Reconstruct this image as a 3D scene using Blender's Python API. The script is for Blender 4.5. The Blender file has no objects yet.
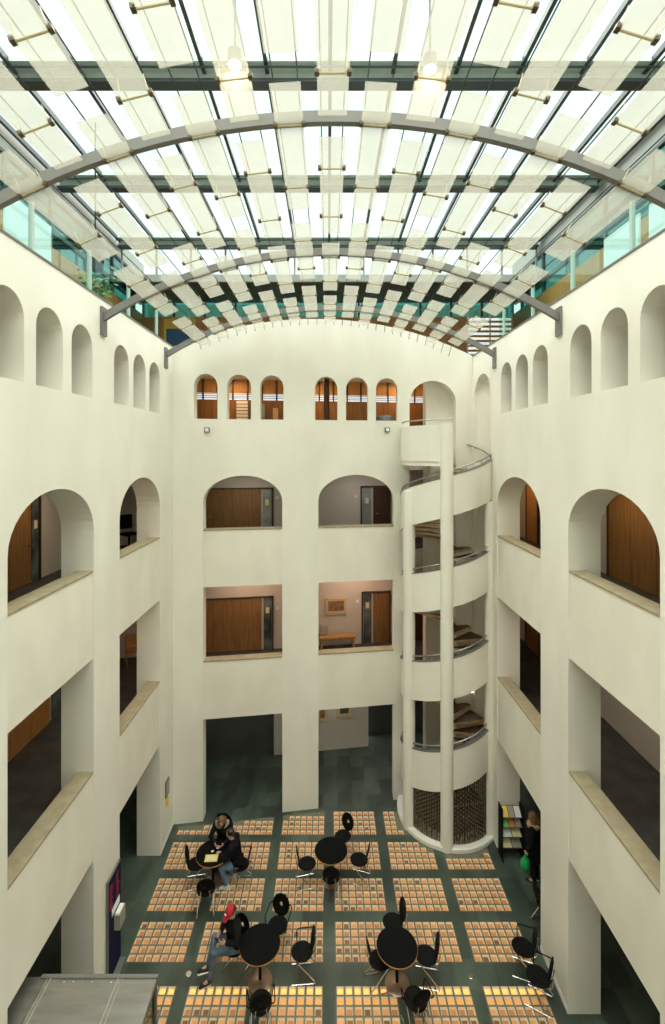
import bpy, math, random
from mathutils import Vector, Matrix
from mathutils.geometry import tessellate_polygon
random.seed(7)
S = bpy.context.scene
C = S.collection
PI = math.pi
V = Vector
ORD = ['zeroth', 'first', 'second', 'third', 'fourth', 'fifth', 'sixth', 'seventh', 'eighth', 'ninth', 'tenth',
       'eleventh', 'twelfth', 'thirteenth', 'fourteenth', 'fifteenth']

# ------------------------------------------------------------------ measures
CAM_Z = 10.37
F = 470.0
XL, XR = -4.31, 4.43           # court faces of the side walls
TW = 0.60                      # side wall thickness
TB = 0.32                      # back wall thickness
BY0, BS = 13.72, 0.148         # back wall plane Y = BY0 + BS X
def by(x): return BY0 + BS * x
def bx(px):                    # X on the back wall plane under picture column px
    k = (px - 328.0) / F
    return k * BY0 / (1 - BS * k)
Z1, Z2, Z3, Z4 = 3.6, 7.3, 10.15, 13.2
WTOP = 13.28
XO = 7.0                       # far walls of the side corridors
def fy(x): return 16.45 + BS * x
ROOF = 17.66
SC = V((3.4, 13.5)); SR = 1.30  # stair drum

# ------------------------------------------------------------------ materials
def mat(name, col, rough=0.6, metal=0.0, noise=None, emit=None, spec=0.5, bump=None):
    m = bpy.data.materials.new(name); m.use_nodes = True
    nt = m.node_tree; b = nt.nodes['Principled BSDF']
    b.inputs['Base Color'].default_value = (*col, 1)
    b.inputs['Roughness'].default_value = rough
    b.inputs['Metallic'].default_value = metal
    b.inputs['Specular IOR Level'].default_value = spec
    if emit:
        b.inputs['Emission Color'].default_value = (*emit[0], 1); b.inputs['Emission Strength'].default_value = emit[1]
    if noise:
        c2, scale, stretch = noise
        tc = nt.nodes.new('ShaderNodeTexCoord'); mp = nt.nodes.new('ShaderNodeMapping')
        mp.inputs['Scale'].default_value = stretch
        nz = nt.nodes.new('ShaderNodeTexNoise'); nz.inputs['Scale'].default_value = scale; nz.inputs['Detail'].default_value = 5
        mx = nt.nodes.new('ShaderNodeMix'); mx.data_type = 'RGBA'
        mx.inputs['A'].default_value = (*col, 1); mx.inputs['B'].default_value = (*c2, 1)
        nt.links.new(tc.outputs['Object'], mp.inputs['Vector']); nt.links.new(mp.outputs[0], nz.inputs['Vector'])
        rp = nt.nodes.new('ShaderNodeMapRange'); rp.inputs['From Min'].default_value = .35; rp.inputs['From Max'].default_value = .65
        nt.links.new(nz.outputs['Fac'], rp.inputs['Value'])
        nt.links.new(rp.outputs[0], mx.inputs['Factor']); nt.links.new(mx.outputs['Result'], b.inputs['Base Color'])
        if bump:
            bp = nt.nodes.new('ShaderNodeBump'); bp.inputs['Strength'].default_value = bump
            nt.links.new(nz.outputs['Fac'], bp.inputs['Height']); nt.links.new(bp.outputs[0], b.inputs['Normal'])
    return m

def glass(name, tint, gloss=0.08, gcol=(1, 1, 1), diff=0.0, dcol=(1, 1, 1), rough=0.02):
    """thin pane: see-through + mirror sheen + a milky (diffuse / translucent) share"""
    m = bpy.data.materials.new(name); m.use_nodes = True
    nt = m.node_tree; nt.nodes.clear()
    out = nt.nodes.new('ShaderNodeOutputMaterial')
    tr = nt.nodes.new('ShaderNodeBsdfTransparent'); tr.inputs[0].default_value = (*tint, 1)
    gl = nt.nodes.new('ShaderNodeBsdfGlossy'); gl.inputs['Roughness'].default_value = rough; gl.inputs[0].default_value = (*gcol, 1)
    cur = tr.outputs[0]
    if diff > 0:
        d = nt.nodes.new('ShaderNodeBsdfDiffuse'); d.inputs[0].default_value = (*dcol, 1)
        t = nt.nodes.new('ShaderNodeBsdfTranslucent'); t.inputs[0].default_value = (*dcol, 1)
        mx = nt.nodes.new('ShaderNodeMixShader'); mx.inputs[0].default_value = 0.55
        nt.links.new(d.outputs[0], mx.inputs[1]); nt.links.new(t.outputs[0], mx.inputs[2])
        m2 = nt.nodes.new('ShaderNodeMixShader'); m2.inputs[0].default_value = diff
        nt.links.new(cur, m2.inputs[1]); nt.links.new(mx.outputs[0], m2.inputs[2]); cur = m2.outputs[0]
    m3 = nt.nodes.new('ShaderNodeMixShader'); m3.inputs[0].default_value = gloss
    nt.links.new(cur, m3.inputs[1]); nt.links.new(gl.outputs[0], m3.inputs[2])
    nt.links.new(m3.outputs[0], out.inputs['Surface'])
    return m

def wood(name, c1, c2, scale=3.0, rough=0.45, stretch=(6, 6, .5)):
    return mat(name, c1, rough, noise=(c2, scale, stretch))

M = dict(
    plaster=mat('plaster', (.79, .76, .68), .9, noise=((.73, .70, .62), 1.1, (1, 1, .45)), spec=.2),
    parapet=mat('parapet_plaster', (.78, .74, .65), .9, noise=((.72, .68, .59), 1.4, (1, 1, .6)), spec=.2),
    inner=mat('corridor_paint', (.62, .57, .52), .9, noise=((.57, .53, .48), 1.0, (1, 1, 1)), spec=.2),
    darkwall=mat('dark_panelling', (.075, .08, .072), .5, noise=((.055, .06, .055), 1.2, (1, 1, 1))),
    ceil=mat('corridor_ceiling', (.6, .57, .52), .9),
    carpet=mat('corridor_floor', (.045, .045, .04), .75, noise=((.07, .07, .062), 2.2, (1, 1, 1))),
    slate=mat('green_slate', (.035, .048, .036), .42, noise=((.062, .08, .062), 1.6, (1.2, .6, 1))),
    concrete=mat('panel_concrete', (.20, .185, .13), .8, noise=((.14, .135, .095), 7, (1, 1, 1))),
    sill=mat('sill_stone', (.36, .30, .19), .6, noise=((.29, .24, .15), 6, (1, 1, 1))),
    lens_rim=mat('glass_block_rim', (.74, .58, .40), .35),
    wood=wood('oak_door', (.30, .155, .05), (.21, .10, .03)),
    wood_lit=wood('orange_lit_oak', (.52, .26, .085), (.42, .19, .055)),  # door oak with its lit look put into the colour; also orange gallery walls
    wood_dark=wood('dark_walnut', (.085, .038, .018), (.055, .025, .012)),
    bench=wood('bench_beech', (.50, .28, .10), (.40, .21, .07)),
    tread=wood('tread_oak', (.62, .47, .26), (.48, .35, .19), 4, .5, (1, 1, 1)),
    frame=mat('door_frame', (.05, .035, .025), .5),
    steel=mat('grey_paint_steel', (.17, .165, .15), .5, .2),
    beam=mat('roof_beam_paint', (.62, .75, .72), .5, .0, noise=((.54, .68, .65), 2, (1, 1, 1))),
    beamdark=mat('roof_bar_paint', (.04, .06, .06), .45, .1),
    beamgrey=mat('upstand_paint', (.27, .29, .26), .6),
    cable=mat('cable_steel', (.02, .022, .022), .5, .4),
    clamp=mat('clamp_bronze', (.10, .075, .04), .45, .5),
    rod=mat('crossbar_brass', (.52, .45, .27), .45, .3),
    chrome=mat('chrome', (.78, .76, .74), .18, 1.0),
    railing=mat('rail_steel', (.30, .30, .28), .35, .8),
    black=mat('black_lacquer', (.005, .005, .005), .55, spec=.1),
    tabletop=mat('black_linoleum', (.006, .006, .006), .8, spec=.05),
    edge=mat('table_edge_wood', (.55, .24, .06), .5),
    base=mat('table_base_steel', (.42, .30, .22), .35, .7, noise=((.30, .21, .16), 3, (1, 1, 1))),
    lattice=mat('lattice_bronze', (.045, .032, .02), .5, .2),
    bead=mat('lattice_bead', (.22, .18, .11), .5, .2),
    gkerb=mat('white_paint', (.80, .77, .69), .6),
    roofglass=glass('roof_glass', (.95, 1, .99), .03),
    lamella=glass('milky_glass', (.985, .98, .95), .03, diff=.42, dcol=(.50, .48, .42)),
    tealglass=glass('teal_office_glass', (.30, .62, .58), .28, (.60, .92, .88)),
    balustrade=glass('balustrade_glass', (.80, .95, .91), .09, (.85, 1, .97)),
    boothglass=glass('booth_glass', (.7, .75, .72), .12),
    brushed=mat('brushed_steel', (.38, .37, .34), .38, .85, noise=((.30, .29, .27), 1.5, (1, 5, 1))),
    navy=mat('navy_board', (.008, .012, .05), .7, spec=.1),
    red=mat('red_print', (.45, .01, .03), .5),
    white=mat('white_paper', (.82, .82, .80), .6),
    cream=mat('cream_paper', (.75, .66, .42), .6),
    yellow=mat('yellow_paper', (.80, .58, .10), .6),
    green=mat('green_paper', (.18, .42, .13), .6),
    orange=mat('orange_paper', (.62, .24, .06), .6),
    grey=mat('grey_paper', (.34, .31, .26), .6),
    blue=mat('blue_print', (.03, .12, .28), .5),
    picture=mat('picture_print', (.16, .09, .045), .6, noise=((.35, .22, .12), 8, (1, 1, 1))),
    mountboard=mat('picture_mount', (.62, .46, .26), .6),
    darkglass=mat('dark_sidelight_glass', (.035, .045, .045), .12, noise=((.16, .19, .19), 1.1, (1, 1, 1.5))),
    steelpanel=mat('pale_sidelight_glass', (.36, .39, .39), .25, noise=((.22, .25, .26), .9, (1, 1, 2))),
    bag=mat('green_bag', (.008, .33, .09), .35),
    skin=mat('skin', (.60, .34, .24), .6), lip=mat('lips', (.42, .13, .11), .5), eye=mat('eyes', (.03, .02, .02), .2),
    coat=mat('black_coat', (.006, .006, .007), .9, noise=((.013, .013, .014), 9, (1, 1, 1)), spec=.08),
    jeans=mat('denim', (.085, .15, .23), .8, noise=((.17, .25, .33), 6, (1, 1, 1))),
    darkjeans=mat('dark_denim', (.06, .095, .13), .8, noise=((.11, .16, .20), 6, (1, 1, 1))),
    fur=mat('fur_trim', (.48, .44, .34), .95, noise=((.25, .22, .16), 30, (1, 1, 1)), bump=.8),
    furbrown=mat('brown_fur', (.26, .16, .08), .95, noise=((.52, .36, .18), 25, (1, 1, 1)), bump=.8),
    hair=mat('brown_hair', (.10, .045, .02), .6, noise=((.20, .10, .045), 20, (1, 1, .2))),
    hairdark=mat('dark_hair', (.015, .011, .009), .6),
    cap=mat('red_cap', (.42, .008, .012), .7),
    shoe=mat('pale_shoe', (.62, .60, .54), .6), sole=mat('white_sole', (.82, .8, .76), .6), shoeblack=mat('black_shoe', (.012, .012, .012), .5),
    phone=mat('phone_glass', (.02, .02, .025), .1), plant=mat('plant_leaf', (.05, .13, .035), .6, noise=((.11, .20, .06), 6, (1, 1, 1))),
    pot=mat('pot', (.25, .22, .18), .7),
    post=mat('pale_green_post', (.40, .50, .46), .4),
    lamp=mat('lamp_glow', (1, .95, .8), .5, emit=((1, .90, .68), 7.0)),
    flood=mat('floodlight_lens', (1, .9, .7), .5, emit=((1, .82, .55), 60.0)),
    louvre=mat('louvre_white', (.80, .82, .84), .5),
    daylight=mat('frosted_daylight_pane', (.8, .85, .9), .5, emit=((.85, .93, 1), .8)),
)
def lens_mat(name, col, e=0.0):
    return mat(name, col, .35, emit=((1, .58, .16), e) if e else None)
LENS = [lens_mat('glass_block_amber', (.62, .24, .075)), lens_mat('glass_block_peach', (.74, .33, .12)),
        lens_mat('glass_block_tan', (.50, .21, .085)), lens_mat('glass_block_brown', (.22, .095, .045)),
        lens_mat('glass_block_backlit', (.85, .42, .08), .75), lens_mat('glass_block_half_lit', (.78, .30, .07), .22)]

def slate_slabs(m):
    nt = m.node_tree; b = nt.nodes['Principled BSDF']; src = b.inputs['Base Color'].links[0].from_socket
    tc = nt.nodes.new('ShaderNodeTexCoord'); vo = nt.nodes.new('ShaderNodeTexVoronoi'); vo.distance = 'CHEBYCHEV'; vo.inputs['Scale'].default_value = 2.3; vo.inputs['Randomness'].default_value = .35
    mp = nt.nodes.new('ShaderNodeMapping'); mp.inputs['Scale'].default_value = (1, .75, 0); nt.links.new(tc.outputs['Object'], mp.inputs[0]); nt.links.new(mp.outputs[0], vo.inputs['Vector'])
    mr = nt.nodes.new('ShaderNodeMapRange'); mr.inputs['To Min'].default_value = .65; mr.inputs['To Max'].default_value = 1.45
    sp = nt.nodes.new('ShaderNodeSeparateColor'); nt.links.new(vo.outputs['Color'], sp.inputs[0]); nt.links.new(sp.outputs[0], mr.inputs['Value'])
    mx = nt.nodes.new('ShaderNodeVectorMath'); mx.operation = 'SCALE'; nt.links.new(src, mx.inputs[0]); nt.links.new(mr.outputs[0], mx.inputs['Scale']); nt.links.new(mx.outputs[0], b.inputs['Base Color'])
slate_slabs(M['slate'])
# ------------------------------------------------------------------ mesh building
class MB:
    def __init__(s): s.v = []; s.f = []; s.m = []
    def add(s, vs, fs, m=0):
        o = len(s.v); s.v += [tuple(v) for v in vs]
        for f in fs: s.f.append([i + o for i in f]); s.m.append(m)
        return s
    def box(s, x0, x1, y0, y1, z0, z1, m=0, mx=None):
        vs = [V((x, y, z)) for x in (x0, x1) for y in (y0, y1) for z in (z0, z1)]
        if mx: vs = [mx @ v for v in vs]
        return s.add(vs, [(0, 1, 3, 2), (4, 6, 7, 5), (0, 4, 5, 1), (2, 3, 7, 6), (0, 2, 6, 4), (1, 5, 7, 3)], m)
    def prism(s, poly, z0, z1, m=0):
        n = len(poly)
        vs = [(p[0], p[1], z0) for p in poly] + [(p[0], p[1], z1) for p in poly]
        return s.add(vs, [list(range(n))[::-1], list(range(n, 2 * n))] + [[i, (i + 1) % n, n + (i + 1) % n, n + i] for i in range(n)], m)
    def tube(s, pts, r, n=8, m=0, closed=False):
        pts = [V(p) for p in pts]; N = len(pts); rr = r if isinstance(r, (list, tuple)) else [r] * N
        vs = []; up = None
        for i, p in enumerate(pts):
            a = pts[(i - 1) % N] if (closed or i > 0) else p
            b = pts[(i + 1) % N] if (closed or i < N - 1) else p
            t = (b - a).normalized() if (b - a).length > 1e-9 else V((0, 0, 1))
            if up is None:
                up = V((0, 0, 1)) if abs(t.z) < .9 else V((1, 0, 0))
            u = (up - t * up.dot(t)); u = u.normalized() if u.length > 1e-6 else t.orthogonal().normalized()
            up = u; w = t.cross(u)
            for k in range(n):
                an = 2 * PI * k / n
                vs.append(p + (u * math.cos(an) + w * math.sin(an)) * rr[i])
        fs = []
        for i in range(N if closed else N - 1):
            j = (i + 1) % N
            for k in range(n):
                fs.append((i * n + k, i * n + (k + 1) % n, j * n + (k + 1) % n, j * n + k))
        if not closed: fs += [list(range(n))[::-1], list(range((N - 1) * n, N * n))]
        return s.add(vs, fs, m)
    def lathe(s, prof, c=(0, 0, 0), n=32, m=0, sx=1, sy=1):
        vs = []
        for r, z in prof:
            for k in range(n):
                a = 2 * PI * k / n; vs.append((c[0] + r * math.cos(a) * sx, c[1] + r * math.sin(a) * sy, c[2] + z))
        fs = []
        for i in range(len(prof) - 1):
            for k in range(n): fs.append((i * n + k, i * n + (k + 1) % n, (i + 1) * n + (k + 1) % n, (i + 1) * n + k))
        fs += [list(range(n))[::-1], list(range((len(prof) - 1) * n, len(prof) * n))]
        return s.add(vs, fs, m)
    def cap(s, p0, r0, p1, r1, n=12, m=0):          # tapered limb with round ends
        p0, p1 = V(p0), V(p1); d = (p1 - p0)
        t = d.normalized() if d.length > 1e-6 else V((0, 0, 1))
        pts = []; rr = []
        for k in (0.05, .35, .7):
            a = PI / 2 * (1 - k); pts.append(p0 - t * r0 * math.sin(a)); rr.append(max(r0 * math.cos(a), 1e-4))
        pts += [p0, p1]; rr += [r0, r1]
        for k in (.7, .35, .05):
            a = PI / 2 * (1 - k); pts.append(p1 + t * r1 * math.sin(a)); rr.append(max(r1 * math.cos(a), 1e-4))
        return s.tube(pts, rr, n, m)
    def ell(s, c, r, mx=None, n=16, h=10, m=0):      # ellipsoid, mx rotates it about c
        c = V(c); vs = []; fs = []
        for i in range(1, h):
            a = PI * i / h
            for k in range(n):
                b = 2 * PI * k / n
                p = V((r[0] * math.sin(a) * math.cos(b), r[1] * math.sin(a) * math.sin(b), -r[2] * math.cos(a)))
                vs.append(c + (mx @ p if mx else p))
        lo, hi = V((0, 0, -r[2])), V((0, 0, r[2]))
        vs += [c + (mx @ lo if mx else lo), c + (mx @ hi if mx else hi)]
        for i in range(h - 2):
            for k in range(n): fs.append((i * n + k, i * n + (k + 1) % n, (i + 1) * n + (k + 1) % n, (i + 1) * n + k))
        L = len(vs)
        for k in range(n):
            fs.append(((k + 1) % n, k, L - 2)); fs.append(((h - 2) * n + k, (h - 2) * n + (k + 1) % n, L - 1))
        return s.add(vs, fs, m)
    def plate(s, outer, holes, fn, t, m=0, mh=None):  # flat outline with holes, thickness t along the third axis of fn(u, v, d)
        loops = [list(outer)] + [list(h) for h in holes]
        flat = [p for l in loops for p in l]
        tri = tessellate_polygon([[V((p[0], p[1], 0)) for p in l] for l in loops])
        n = len(flat)
        vs = [fn(p[0], p[1], 0) for p in flat] + [fn(p[0], p[1], t) for p in flat]
        fs = []
        for a, b, c in tri:
            # tessellation order varies, make it consistent
            pa, pb, pc = flat[a], flat[b], flat[c]
            if (pb[0] - pa[0]) * (pc[1] - pa[1]) - (pb[1] - pa[1]) * (pc[0] - pa[0]) < 0: b, c = c, b
            fs.append((a, b, c)); 
            if t: fs.append((n + a, n + c, n + b))
        s.add(vs, fs, m)
        if t:
            o = 0
            for li, l in enumerate(loops):
                k = len(l)
                base = len(s.v) - 2 * n
                for i in range(k):
                    a, b = base + o + i, base + o + (i + 1) % k
                    s.f.append([a, b, b + n, a + n]); s.m.append(m if (li == 0 or mh is None) else mh)
                o += k
        return s
    def mesh(s, name, mats):
        me = bpy.data.meshes.new(name); me.from_pydata(s.v, [], s.f)
        for m in mats: me.materials.append(m)
        me.polygons.foreach_set('material_index', s.m); me.update()
        return me
    def build(s, name, mats, parent=None, smooth=False, bevel=0, recalc=True, loc=None):
        if not isinstance(mats, (list, tuple)): mats = [mats]
        me = s.mesh(name, mats)
        if recalc:
            import bmesh
            bm = bmesh.new(); bm.from_mesh(me); bmesh.ops.recalc_face_normals(bm, faces=bm.faces); bm.to_mesh(me); bm.free()
        if smooth:
            me.polygons.foreach_set('use_smooth', [True] * len(me.polygons))
            try: me.set_sharp_from_angle(angle=math.radians(40))
            except Exception: pass
        o = bpy.data.objects.new(name, me); C.objects.link(o)
        if parent: o.parent = parent
        if loc: o.location = loc
        if bevel:
            b = o.modifiers.new('bevel', 'BEVEL'); b.width = bevel; b.segments = 2; b.limit_method = 'ANGLE'
        return o

def tag(o, label=None, cat=None, group=None, kind=None):
    if label: o['label'] = label
    if cat: o['category'] = cat
    if group: o['group'] = group
    if kind: o['kind'] = kind
    return o
def empty(name, loc=(0, 0, 0), rz=0):
    o = bpy.data.objects.new(name, None); C.objects.link(o); o.location = loc; o.rotation_euler = (0, 0, rz); o.empty_display_size = .1
    return o
def copy_tree(o, parent=None):
    c = o.copy(); C.objects.link(c)
    if parent: c.parent = parent
    for ch in list(o.children): copy_tree(ch, c)
    return c
def struct(o, label, cat): return tag(o, label, cat, kind='structure')

def arch(u0, u1, z0, zs, za, n=18):
    """opening: straight jambs to zs, half ellipse up to za"""
    c, a = (u0 + u1) / 2, (u1 - u0) / 2
    return [(u0, z0), (u1, z0)] + [(c + a * math.cos(PI * k / n), zs + (za - zs) * math.sin(PI * k / n)) for k in range(n + 1)]

# ------------------------------------------------------------------ camera, world, view
cam = bpy.data.cameras.new('camera'); co = bpy.data.objects.new('camera', cam); C.objects.link(co)
co.location = (0, 0, CAM_Z); co.rotation_euler = (PI / 2, 0, 0)
cam.sensor_fit = 'VERTICAL'; cam.sensor_height = 36; cam.sensor_width = 24; cam.lens = F / 1024 * 36
cam.shift_x = 4.5 / 1024; cam.shift_y = -60 / 1024; cam.clip_start = .05
S.camera = co
S.view_settings.view_transform = 'Standard'; S.view_settings.look = 'None'; S.view_settings.gamma = 1
S.view_settings.exposure = 0.09
try: S.view_settings.use_curve_mapping = False
except Exception: pass
S.cycles.use_denoising = True
S.cycles.max_bounces = 14; S.cycles.diffuse_bounces = 8; S.cycles.transparent_max_bounces = 20; S.cycles.glossy_bounces = 4
w = bpy.data.worlds.new('sky'); S.world = w; w.use_nodes = True
bg = w.node_tree.nodes['Background']; bg.inputs[0].default_value = (.93, 1.0, .985, 1); bg.inputs[1].default_value = 1.15
w.cycles.sampling_method = 'MANUAL'; w.cycles.sample_map_resolution = 64

sun = bpy.data.lights.new('hazy_sun', 'SUN'); sun.energy = 15.0; sun.angle = math.radians(110); sun.color = (1, .95, .875)
so_ = bpy.data.objects.new('hazy_sun', sun); C.objects.link(so_); so_.location = (0, 6, 30); so_.rotation_euler = (math.radians(-4), 0, 0)

def area_lamp(name, loc, sx, sy, power, col, rot=(0, 0, 0)):
    l = bpy.data.lights.new(name, 'AREA'); l.shape = 'RECTANGLE'; l.size = sx; l.size_y = sy; l.energy = power; l.color = col
    o = bpy.data.objects.new(name, l); C.objects.link(o); o.location = loc; o.rotation_euler = rot
    return o

# ------------------------------------------------------------------ walls of the court
Y_BAYS = [(2.87, 5.16), (6.32, 8.65), (9.72, 12.07)]
YR_BAYS = [(2.87, 5.16), (6.27, 8.67), (9.79, 12.32)]
SPR, APX = 8.95, 9.78
def small_arches(u0s, wdt=.70): return [arch(u, u + wdt, 11.36, 12.25, 12.60, 12) for u in u0s]
LEFT_NICHES = [2.50, 3.47, 4.43, 5.97, 6.94, 7.90, 9.47, 10.41, 11.34]
YF = -1.9
bays = [arch(a, b, 0.0, SPR, APX) for a, b in Y_BAYS]
bays_r = [arch(a, b, 0.0, SPR, APX) for a, b in YR_BAYS]
def lmap(u, z, d): return (XL - d, u, z)
def rmap(u, z, d): return (XR + d, u, z)
def bmap(u, z, d): return (u, by(u) + d, z)
def lift(h): return [(u, max(z, -0.0)) for u, z in h]
# bays reach the ground: the outline itself steps around them
def wall_with_bays(bay_list, u0, u1, top, arches, extra_open=()):
    """outline polygon running along the ground and up around each bay; arches are holes"""
    out = [(u0, 0)]
    for b in bay_list:
        pts = b
        out.append((pts[0][0], 0)); out += list(reversed(pts[2:])); out.append((pts[1][0], 0))
    out.append((u1, 0)); out += top
    return out, arches
o_l, h_l = wall_with_bays(bays, YF, by(XL), [(by(XL), WTOP), (YF, WTOP)], small_arches(LEFT_NICHES))
struct(MB().plate(o_l, h_l, lmap, TW).build('wall_left', M['plaster']), 'cream plaster courtyard wall on the left with arched bays', 'wall')
stair_niche_r = arch(12.80, 14.22, 0, 11.95, 12.62)
o_r, h_r = wall_with_bays(bays_r + [stair_niche_r], YF, by(XR), [(by(XR), WTOP), (YF, WTOP)], small_arches(LEFT_NICHES))
struct(MB().plate(o_r, h_r, rmap, TW).build('wall_right', M['plaster']), 'cream plaster courtyard wall on the right with arched bays', 'wall')

B_BAYS = [(bx(203), bx(282.3)), (bx(318.3), bx(393.5))]
B_WIN = [(194, 217.5), (227, 251), (260, 283.5), (315, 337.5), (346, 368), (376, 397.5)]
x0b, x1b = XL, XR
chord = (x1b - x0b) / 2; rise = 0.95; Rb = (chord ** 2 + rise ** 2) / (2 * rise); xm = (x0b + x1b) / 2
def top_arc(x): return WTOP + 0.02 + math.sqrt(max(Rb * Rb - (x - xm) ** 2, 0)) - (Rb - rise)
arc = [(x1b + (x0b - x1b) * k / 40, top_arc(x1b + (x0b - x1b) * k / 40)) for k in range(41)]
b_arches = [arch(bx(a), bx(b), 11.30, 12.22, 12.57, 12) for a, b in B_WIN]
stair_niche_b = arch(bx(409.5), bx(456), 0, 11.85, 12.52)
o_b, h_b = wall_with_bays([arch(a, b, 0, 8.95, 9.70) for a, b in B_BAYS] + [stair_niche_b], x0b, x1b, arc, b_arches)
struct(MB().plate(o_b, h_b, bmap, TB).build('wall_back', M['plaster']), 'cream back wall of the courtyard with a curved top edge', 'wall')
struct(MB().box(-7.4, 7.4, YF - .3, YF, 0, ROOF - .05).build('wall_front', M['plaster']), 'cream wall closing the courtyard on the side of the viewer', 'wall')

# parapets filling the bays, set back a little, each with its stone sill
n_sill = [0]
def infill(fn, u0, u1, t, where, levels=((2.84, 4.45), (6.56, 8.15))):
    for li, (z0, z1) in enumerate(levels):
        mb = MB().plate([(u0, z0), (u1, z0), (u1, z1), (u0, z1)], [], lambda u, z, d: fn(u, z, d + .025), t - .06)
        lv = ('first', 'second')[li]
        struct(mb.build('wall_parapet', M['parapet']), f'plaster parapet of the {lv} floor, {where}', 'parapet')
        n_sill[0] += 1
        mb = MB().plate([(u0, z1), (u1, z1), (u1, z1 + .035), (u0, z1 + .035)], [], lambda u, z, d: fn(u, z, d + .012), t - .02)
        struct(mb.build(f'trim_{n_sill[0]}', M['sill']), f'beige stone sill on the {lv} floor parapet, {where}', 'sill')
bayname = ['bay nearest the viewer', 'middle bay', 'bay next to the far corner']
for i, (a, b) in enumerate(Y_BAYS):
    infill(lmap, a, b, .34, 'left wall, ' + bayname[i]); infill(rmap, *YR_BAYS[i], .34, 'right wall, ' + bayname[i])
infill(bmap, *B_BAYS[0], TB, 'back wall, left bay'); infill(bmap, *B_BAYS[1], TB, 'back wall, bay beside the stair tower')
# dark metal capping on the side walls
struct(MB().box(XL - TW, XL + .015, YF, by(XL), WTOP, WTOP + .03).build('trim_21', M['steel']), 'grey metal capping along the top of the left wall', 'trim')
struct(MB().box(XR - .015, XR + TW, YF, by(XR), WTOP, WTOP + .03).build('trim_22', M['steel']), 'grey metal capping along the top of the right wall', 'trim')
# pale skirting on the pier ends
def skirt(n, pts, lab):
    mb = MB()
    for (a, b) in pts: mb.box(a[0], b[0], a[1], b[1], 0, .10)
    struct(mb.build(n, M['gkerb']), lab, 'baseboard')
skirt('baseboard_left', [((XL, 8.65), (XL + .012, 9.72)), ((XL, 12.07), (XL + .012, 13.06))], 'white skirting at the foot of the left wall piers')
skirt('baseboard_right', [((XR - .012, 8.67), (XR, 9.79))], 'white skirting at the foot of the right wall pier')

# ------------------------------------------------------------------ floors and corridors
circ = [(SC.x + (SR + .22) * math.cos(math.radians(a)), SC.y + (SR + .22) * math.sin(math.radians(a))) for a in range(158, -36, -8)]
def ring_hole():
    xl, xr = XL - TW + .02, XR + TW - .02
    pts = [(xl, YF), (xl, by(xl) + TB - .02)]
    pts += [(2.12, by(2.12) + TB - .02)] + [c for c in circ if c[1] > by(c[0]) + TB - .02 or c[0] > XR + TW * .5]
    pts += [(xr, 12.78), (xr, YF)]
    return pts
def slab(z0, z1, name, label, yb=None, mats=('carpet', 'ceil')):
    hole = ring_hole()
    outer_top = [(XO + .3, yb or fy(XO + .3)), (-XO - .3, yb or fy(-XO - .3))]
    poly = [(-XO - .3, YF)] + hole + [(XO + .3, YF)] + outer_top
    n = len(poly)
    flat = [V((p[0], p[1], 0)) for p in poly]
    tri = tessellate_polygon([flat])
    mb = MB()
    mb.add([(p[0], p[1], z1) for p in poly], tri, 0)
    mb.add([(p[0], p[1], z0) for p in poly], tri, 1)
    mb.add([(p[0], p[1], z0) for p in poly] + [(p[0], p[1], z1) for p in poly], [[i, (i + 1) % n, n + (i + 1) % n, n + i] for i in range(n)], 1)
    return struct(mb.build(name, [M[mats[0]], M[mats[1]]]), label, 'floor')
slab(Z1 - .5, Z1, 'floor_gallery', 'dark floor of the first floor gallery round the court')
slab(Z2 - .5, Z2, 'floor_gallery', 'dark floor of the second floor gallery round the court')
slab(Z3 - .35, Z3, 'floor_gallery', 'dark floor of the third floor gallery behind the small arches')
slab(Z4 - .4, Z4, 'floor_gallery', 'floor of the glazed top gallery under the roof', yb=18.5)
# outer corridor walls
struct(MB().box(-XO - .3, -XO, YF, fy(-XO), 0, Z4 - .4).build('wall_corridor_left', M['inner']), 'pale far wall of the left corridors', 'wall')
struct(MB().box(XO, XO + .3, YF, fy(XO), 0, Z4 - .4).build('wall_corridor_right', M['inner']), 'pale far wall of the right corridors', 'wall')
def fmap(u, z, d): return (u, fy(u) + d, z)
struct(MB().plate([(-XO - .3, Z1 - .5), (XO + .3, Z1 - .5), (XO + .3, Z4 - .4), (-XO - .3, Z4 - .4)], [], fmap, .3).build('wall_corridor_back', M['inner']), 'pale far wall of the back corridors on the upper floors', 'wall')
struct(MB().plate([(-XO - .3, 0), (-1.85, 0), (-1.85, Z1 - .5), (-XO - .3, Z1 - .5)], [], lambda u, z, d: fmap(u, z, d + .05), .3).build('wall_ground_dark', M['darkwall']), 'dark panelled wall at the back of the ground floor', 'wall')
struct(MB().plate([(-1.85, 0), (1.42, 0), (1.42, Z1 - .5), (-1.85, Z1 - .5)], [], lambda u, z, d: fmap(u, z, d - .10), .4).build('wall_ground_pale', M['inner']), 'pale wall carrying two pictures on the ground floor', 'wall')
struct(MB().plate([(1.42, 0), (XO + .3, 0), (XO + .3, Z1 - .5), (1.42, Z1 - .5)], [], lambda u, z, d: fmap(u, z, d + .5), .3).build('wall_ground_recess', M['darkwall']), 'dark recess wall right of the ground floor pictures', 'wall')

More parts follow.
